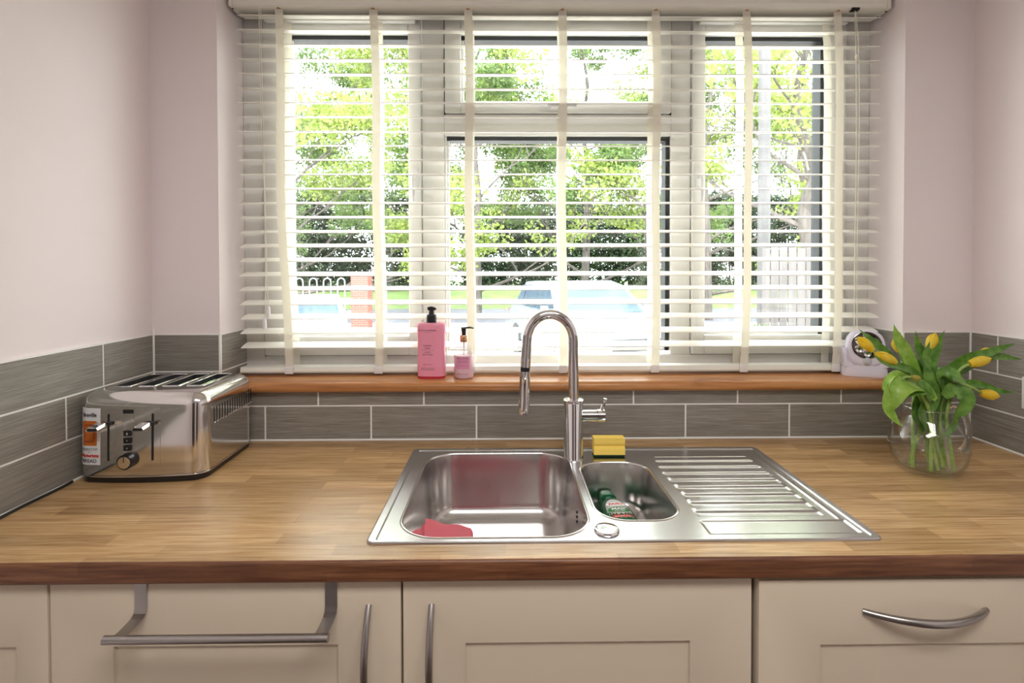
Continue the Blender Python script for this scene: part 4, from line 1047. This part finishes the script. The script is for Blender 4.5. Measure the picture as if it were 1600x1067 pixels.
rl = thing('hooped_railings', 'pale hoop-topped metal railings to the left of the brick pier', 'railings', (-8.6, 18.6, -.9))
for k in range(9):
    x = -2.2 + k*.56*.96
    bm = B(); pts = [(x, 0, 0), (x, 0, 1.85)] + [(x+.14-.14*cos(R(a)), 0, 1.85+.14*sin(R(a))) for a in range(20, 180, 20)] + [(x+.28, 0, 1.85), (x+.28, 0, 0)]
    tube(bm, pts, .022, 8); obj('hoop', bm, M_rlg, rl)
bm = B()
for z in (.2, 1.2, 1.62): tube(bm, [(-2.3, 0, z), (2.66, 0, z)], .02, 6)
obj('cross_rail', bm, M_rlg, rl)

# vertical-board fence at right
fe = thing('timber_fence', 'weathered pale vertical-board fence seen through the right pane', 'fence', (3.70, 5.9, -.55), R(-14))
for k in range(12):
    bm = bx(k*.115, k*.115+.105, rnd.uniform(-.004, .004), .02, 0, 2.27+rnd.uniform(-.02, .02), bev=.003, seg=1); obj('board', bm, M_fence, fe)
bm = B()
for z in (.4, 1.2, 1.95): box(bm, 0, 1.4, .021, .06, z, z+.08)
obj('fence_rail', bm, M_fence, fe, 0)
# pole
bm = B(); lathe(bm, [(.10, 0), (.095, 3), (.085, 7.5)], n=16); o = obj('telegraph_pole', bm, M_pole, None, 60, (4.22, 6.9, -.65)); tag(o, 'tall grey timber pole standing left of the board fence', 'pole')

# foliage helper: numpy leaf clouds
def leaves(centers, radii, per, size, seed):
    rg = np.random.RandomState(seed); n = int(per*len(centers))
    idx = rg.randint(0, len(centers), n); c = np.array(centers)[idx]; r = np.array(radii)[idx][:, None]
    d = rg.normal(size=(n, 3)); d /= np.linalg.norm(d, axis=1)[:, None]; rad = rg.uniform(.25, 1, n)[:, None]**.6
    p = c + d*rad*r*np.array([1, 1, .7])
    u = rg.normal(size=(n, 3)); u /= np.linalg.norm(u, axis=1)[:, None]; w = np.cross(u, rg.normal(size=(n, 3))); w /= np.linalg.norm(w, axis=1)[:, None]
    s = size*rg.uniform(.6, 1.3, n)[:, None]
    V = np.stack([p-u*s, p+w*s*.55, p+u*s, p-w*s*.55], 1).reshape(-1, 3)
    return V
def leafmesh(name, V, mat, parent):
    n = len(V)//4; me = bpy.data.meshes.new(name); me.vertices.add(len(V)); me.vertices.foreach_set('co', V.astype(np.float32).ravel())
    me.loops.add(4*n); me.polygons.add(n); me.loops.foreach_set('vertex_index', np.arange(4*n, dtype=np.int32)); me.polygons.foreach_set('loop_start', np.arange(0, 4*n, 4, dtype=np.int32))
    me.update(calc_edges=True); me.materials.append(mat); o = link(bpy.data.objects.new(name, me), parent); o['kind'] = 'stuff'; return o
def tree(label, x, y, H, spread, mat, seed, tr=.22, crown0=.10, per=130, size=.11, lean=0, dens=1.0):
    rg = random.Random(seed); t = thing('tree', label, 'tree', (x, y, gz(y)-.05)); tips = []
    bm = B(); nseg = 7; P = [Vector((lean*k/nseg*H*.3+rg.uniform(-.15, .15)*k*.4, rg.uniform(-.1, .1)*k*.3, H*.85*k/nseg)) for k in range(nseg+1)]
    C = catmull(P, 3); tube(bm, C, [tr*(1-.85*i/len(C))+.015 for i in range(len(C))], 9)
    obj('trunk', bm, M_bark, t, 60)
    bm = B()
    def grow(p, d, L, r, lev):
        q = [p]; dd = d.copy()
        for k in range(4):
            dd = (dd + Vector((rg.uniform(-.3, .3), rg.uniform(-.3, .3), rg.uniform(-.12, .22)))).normalized(); q.append(q[-1]+dd*L/4)
        tube(bm, q, [r*(1-.17*k) for k in range(5)], 5, False)
        if lev == 0: tips.extend([q[2], q[3], q[4]]); return
        for k in range(3): 
            a = rg.uniform(-1, 1); nd = (dd + Vector((rg.uniform(-1, 1), rg.uniform(-1, 1), rg.uniform(-.3, .6)))*.8).normalized(); grow(q[rg.choice([2, 3, 4])], nd, L*.65, r*.5, lev-1)
    nb = 13
    for k in range(nb):
        f = crown0 + (1-crown0)*k/nb; i = int(f*(len(C)-1)); a = k*2.4+rg.uniform(-.4, .4)
        grow(C[i], Vector((cos(a), sin(a), .25+.5*f)).normalized(), spread*(1.1-.35*f)*rg.uniform(.8, 1.1), tr*.42*(1.15-f), 2)
    tips.append(C[-1])
    obj('branches', bm, M_bark, t, 60)
    tips = [tp for tp in tips if rg.random() < dens]
    leafmesh('foliage', leaves([tuple(c) for c in tips], [rg.uniform(.35, .7)*spread/3.2 for _ in tips], per, size, seed), mat, t)
TR = [ # x, y, H, spread, mat, per, label
 (-9.2, 20, 15, 4.4, M_leafA, 60, 'light green oak whose crown fills the upper left pane'),
 (-13.5, 27, 18, 5.2, M_leafB, 55, 'mid green tree behind the railings at the far left'),
 (-5.0, 29, 18, 5, M_leafB, 60, 'mid green tree behind the brick pier'),
 (-1.4, 24, 16, 4.2, M_leafA, 34, 'sparse light green tree with bare grey branches above the tap'),
 (4.2, 26, 16.5, 4.6, M_leafB, 85, 'dense mid green tree above the silver car'),
 (9.2, 22, 15, 4.2, M_leafA, 45, 'light green tree left of the grey pole'),
 (17, 28, 18, 5.4, M_leafB, 55, 'mid green tree at the far right behind the fence'),
]
for i, (x, y, H, s, mt, per, lab_) in enumerate(TR): tree(lab_, x, y, H, s, mt, 11+i, per=int(per*1.5), size=.10)
tree('old oak with a thick grey trunk just behind the board fence', 8.9, 13.6, 11, 3.4, M_leafA, 40, tr=.30, per=36, size=.09, crown0=.35)
def hedge(label, x0, x1, y, h, mat, seed, n):
    t = thing('hedge', label, 'hedge', ((x0+x1)/2, y, gz(y))); rg = random.Random(seed)
    cs = [(rg.uniform((x0-x1)/2, (x1-x0)/2), rg.uniform(-.8, .8), rg.uniform(.2, h)) for _ in range(n)]
    leafmesh('foliage', leaves(cs, [rg.uniform(.6, 1.1) for _ in cs], 90, .15, seed), mat, t)
    bm = B(); nn = int((x1-x0)/1.2)
    for k in range(nn): xx = (x0-x1)/2 + (k+.5)*(x1-x0)/nn; tube(bm, [(xx, 0, 0), (xx+rg.uniform(-.2, .2), .1, h*.5), (xx+rg.uniform(-.3, .3), 0, h*.85)], [.09, .06, .03], 6, True)
    obj('stems', bm, M_bark, t, 60)
hedge('dark green tall hedge on the left beyond the road', -32, -4.6, 39, 7.5, M_leafC, 91, 900)
hedge('dark green tall hedge in the middle beyond the road', -3.4, 13.4, 42, 7.0, M_leafC, 92, 560)
hedge('dark green tall hedge on the right beyond the road', 14.6, 40, 39, 7.2, M_leafC, 93, 800)
t = thing('shrub', 'low green shrub growing at the foot of the board fence', 'shrub', (3.55, 5.2, gz(5.2)))
leafmesh('foliage', leaves([(rnd.uniform(-.45, .45), rnd.uniform(-.2, .2), rnd.uniform(.1, .95)) for _ in range(26)], [.16]*26, 60, .03, 5), M_leafB, t)
bm = B()
for k in range(7): a = k*.9; tube(bm, [(0, 0, 0), (.15*cos(a), .08*sin(a), .4), (.4*cos(a), .15*sin(a), .8)], [.012, .008, .004], 5)
obj('stems', bm, M_bark, t, 60)

def car(name, label, loc, rotz, paint_, rear=False):
    c = thing(name, label, 'car', loc, rotz)   # length along local y, nose at -y
    w = .9
    side = [(-2.15, .35), (-2.22, .55), (-2.15, .80), (-1.95, .93), (-1.15, 1.03), (1.75, 1.05), (2.05, .98), (2.15, .70), (2.12, .38)]
    bm = B(); L = []
    for x, s in ((-w, .0), (-w*.97, .03), (-w*.86, .06)): pass
    def sec(x, ins, top): return [(x, y*(1-ins), .35+(z-.35)*(1-top)) for y, z in side]
    loft(bm, [sec(-w, .05, .12), sec(-w*.97, .015, .03), sec(-w*.8, 0, 0), sec(w*.8, 0, 0), sec(w*.97, .015, .03), sec(w, .05, .12)]); bd = obj('body', bm, paint_, c, 30)
    cab = [(-1.10, 1.02), (-.35, 1.50), (.1, 1.58), (1.3, 1.55), (1.85, 1.03)]
    bm = B(); loft(bm, [[(x*(1-.16*((z-1.02)/.56)), y*(1-i), 1.02+(z-1.02)*(1-i)) for y, z in cab] for x, i in ((-.84, .04), (-.78, 0), (.78, 0), (.84, .04))]); obj('cabin', bm, paint_, c, 30)
    # glass: windscreen, rear screen, side windows
    def quad(p, name='window_glass', mat=M_carg):
        bm = B(); v = [bm.verts.new(q) for q in p]; bm.faces.new(v); bmesh.ops.solidify(bm, geom=bm.faces[:], thickness=.012); return obj(name, bm, mat, c, 0)
    n = Vector((0, -.48, .75)).normalized()*.012
    quad([(-.72, -1.06+n.y, 1.05+n.z), (.72, -1.06+n.y, 1.05+n.z), (.62, -.40+n.y, 1.475+n.z), (-.62, -.40+n.y, 1.475+n.z)], 'windscreen')
    quad([(-.70, 1.84+.012, 1.08), (.70, 1.84+.012, 1.08), (.60, 1.38+.012, 1.50), (-.60, 1.38+.012, 1.50)], 'rear_window')
    for s in (-1, 1):
        for (a, b_, c0, d0) in ((-.85, .15, -.30, .15), (.22, 1.05, .22, 1.0), (1.12, 1.62, 1.07, 1.30)):
            quad([(s*.847, a, 1.07), (s*.847, b_, 1.07), (s*.742, d0, 1.48), (s*.742, c0, 1.48)], 'side_window')
        for y in (-1.35, 1.35):
            bm = B(); cyl(bm, (s*.70, y, .34), (s*.915, y, .34), .34, 28); wh = obj('tyre', bm, M_rubber, c)
            bm = B(); cyl(bm, (s*.90, y, .34), (s*.925, y, .34), .22, 20); obj('wheel_rim', bm, M_rlg, wh)
        bm = B(); box(bm, s*.9-.11*(s < 0), s*.9+.11*(s > 0), -.75, -.60, 1.05, 1.17, bev=.02); obj('wing_mirror', bm, paint_, c)
        obj('headlamp', bx(s*.70-.15, s*.70+.15, -2.19, -2.05, .70, .84, bev=.02), M_lamp, c)
        obj('tail_lamp', bx(s*.78-.08, s*.78+.08, 2.05, 2.16, .70, .95, bev=.02), M_redlamp, c)
    obj('grille', bx(-.42, .42, -2.215, -2.15, .58, .76, bev=.01), M_dark, c)
    obj('bumper', bx(-.86, .86, -2.25, -2.05, .33, .52, bev=.03), paint_, c); obj('number_plate', bx(-.26, .26, -2.262, -2.252, .42, .52), M_white, c)
    return c
car('silver_car', 'silver car parked on the drive close behind the middle pane', (1.42, 8.2, gz(7.2)), R(14), M_cars)
car('white_car', 'white car parked in front of the railings at the left', (-5.45, 13.2, gz(13.2)+.0), R(18), M_carw)
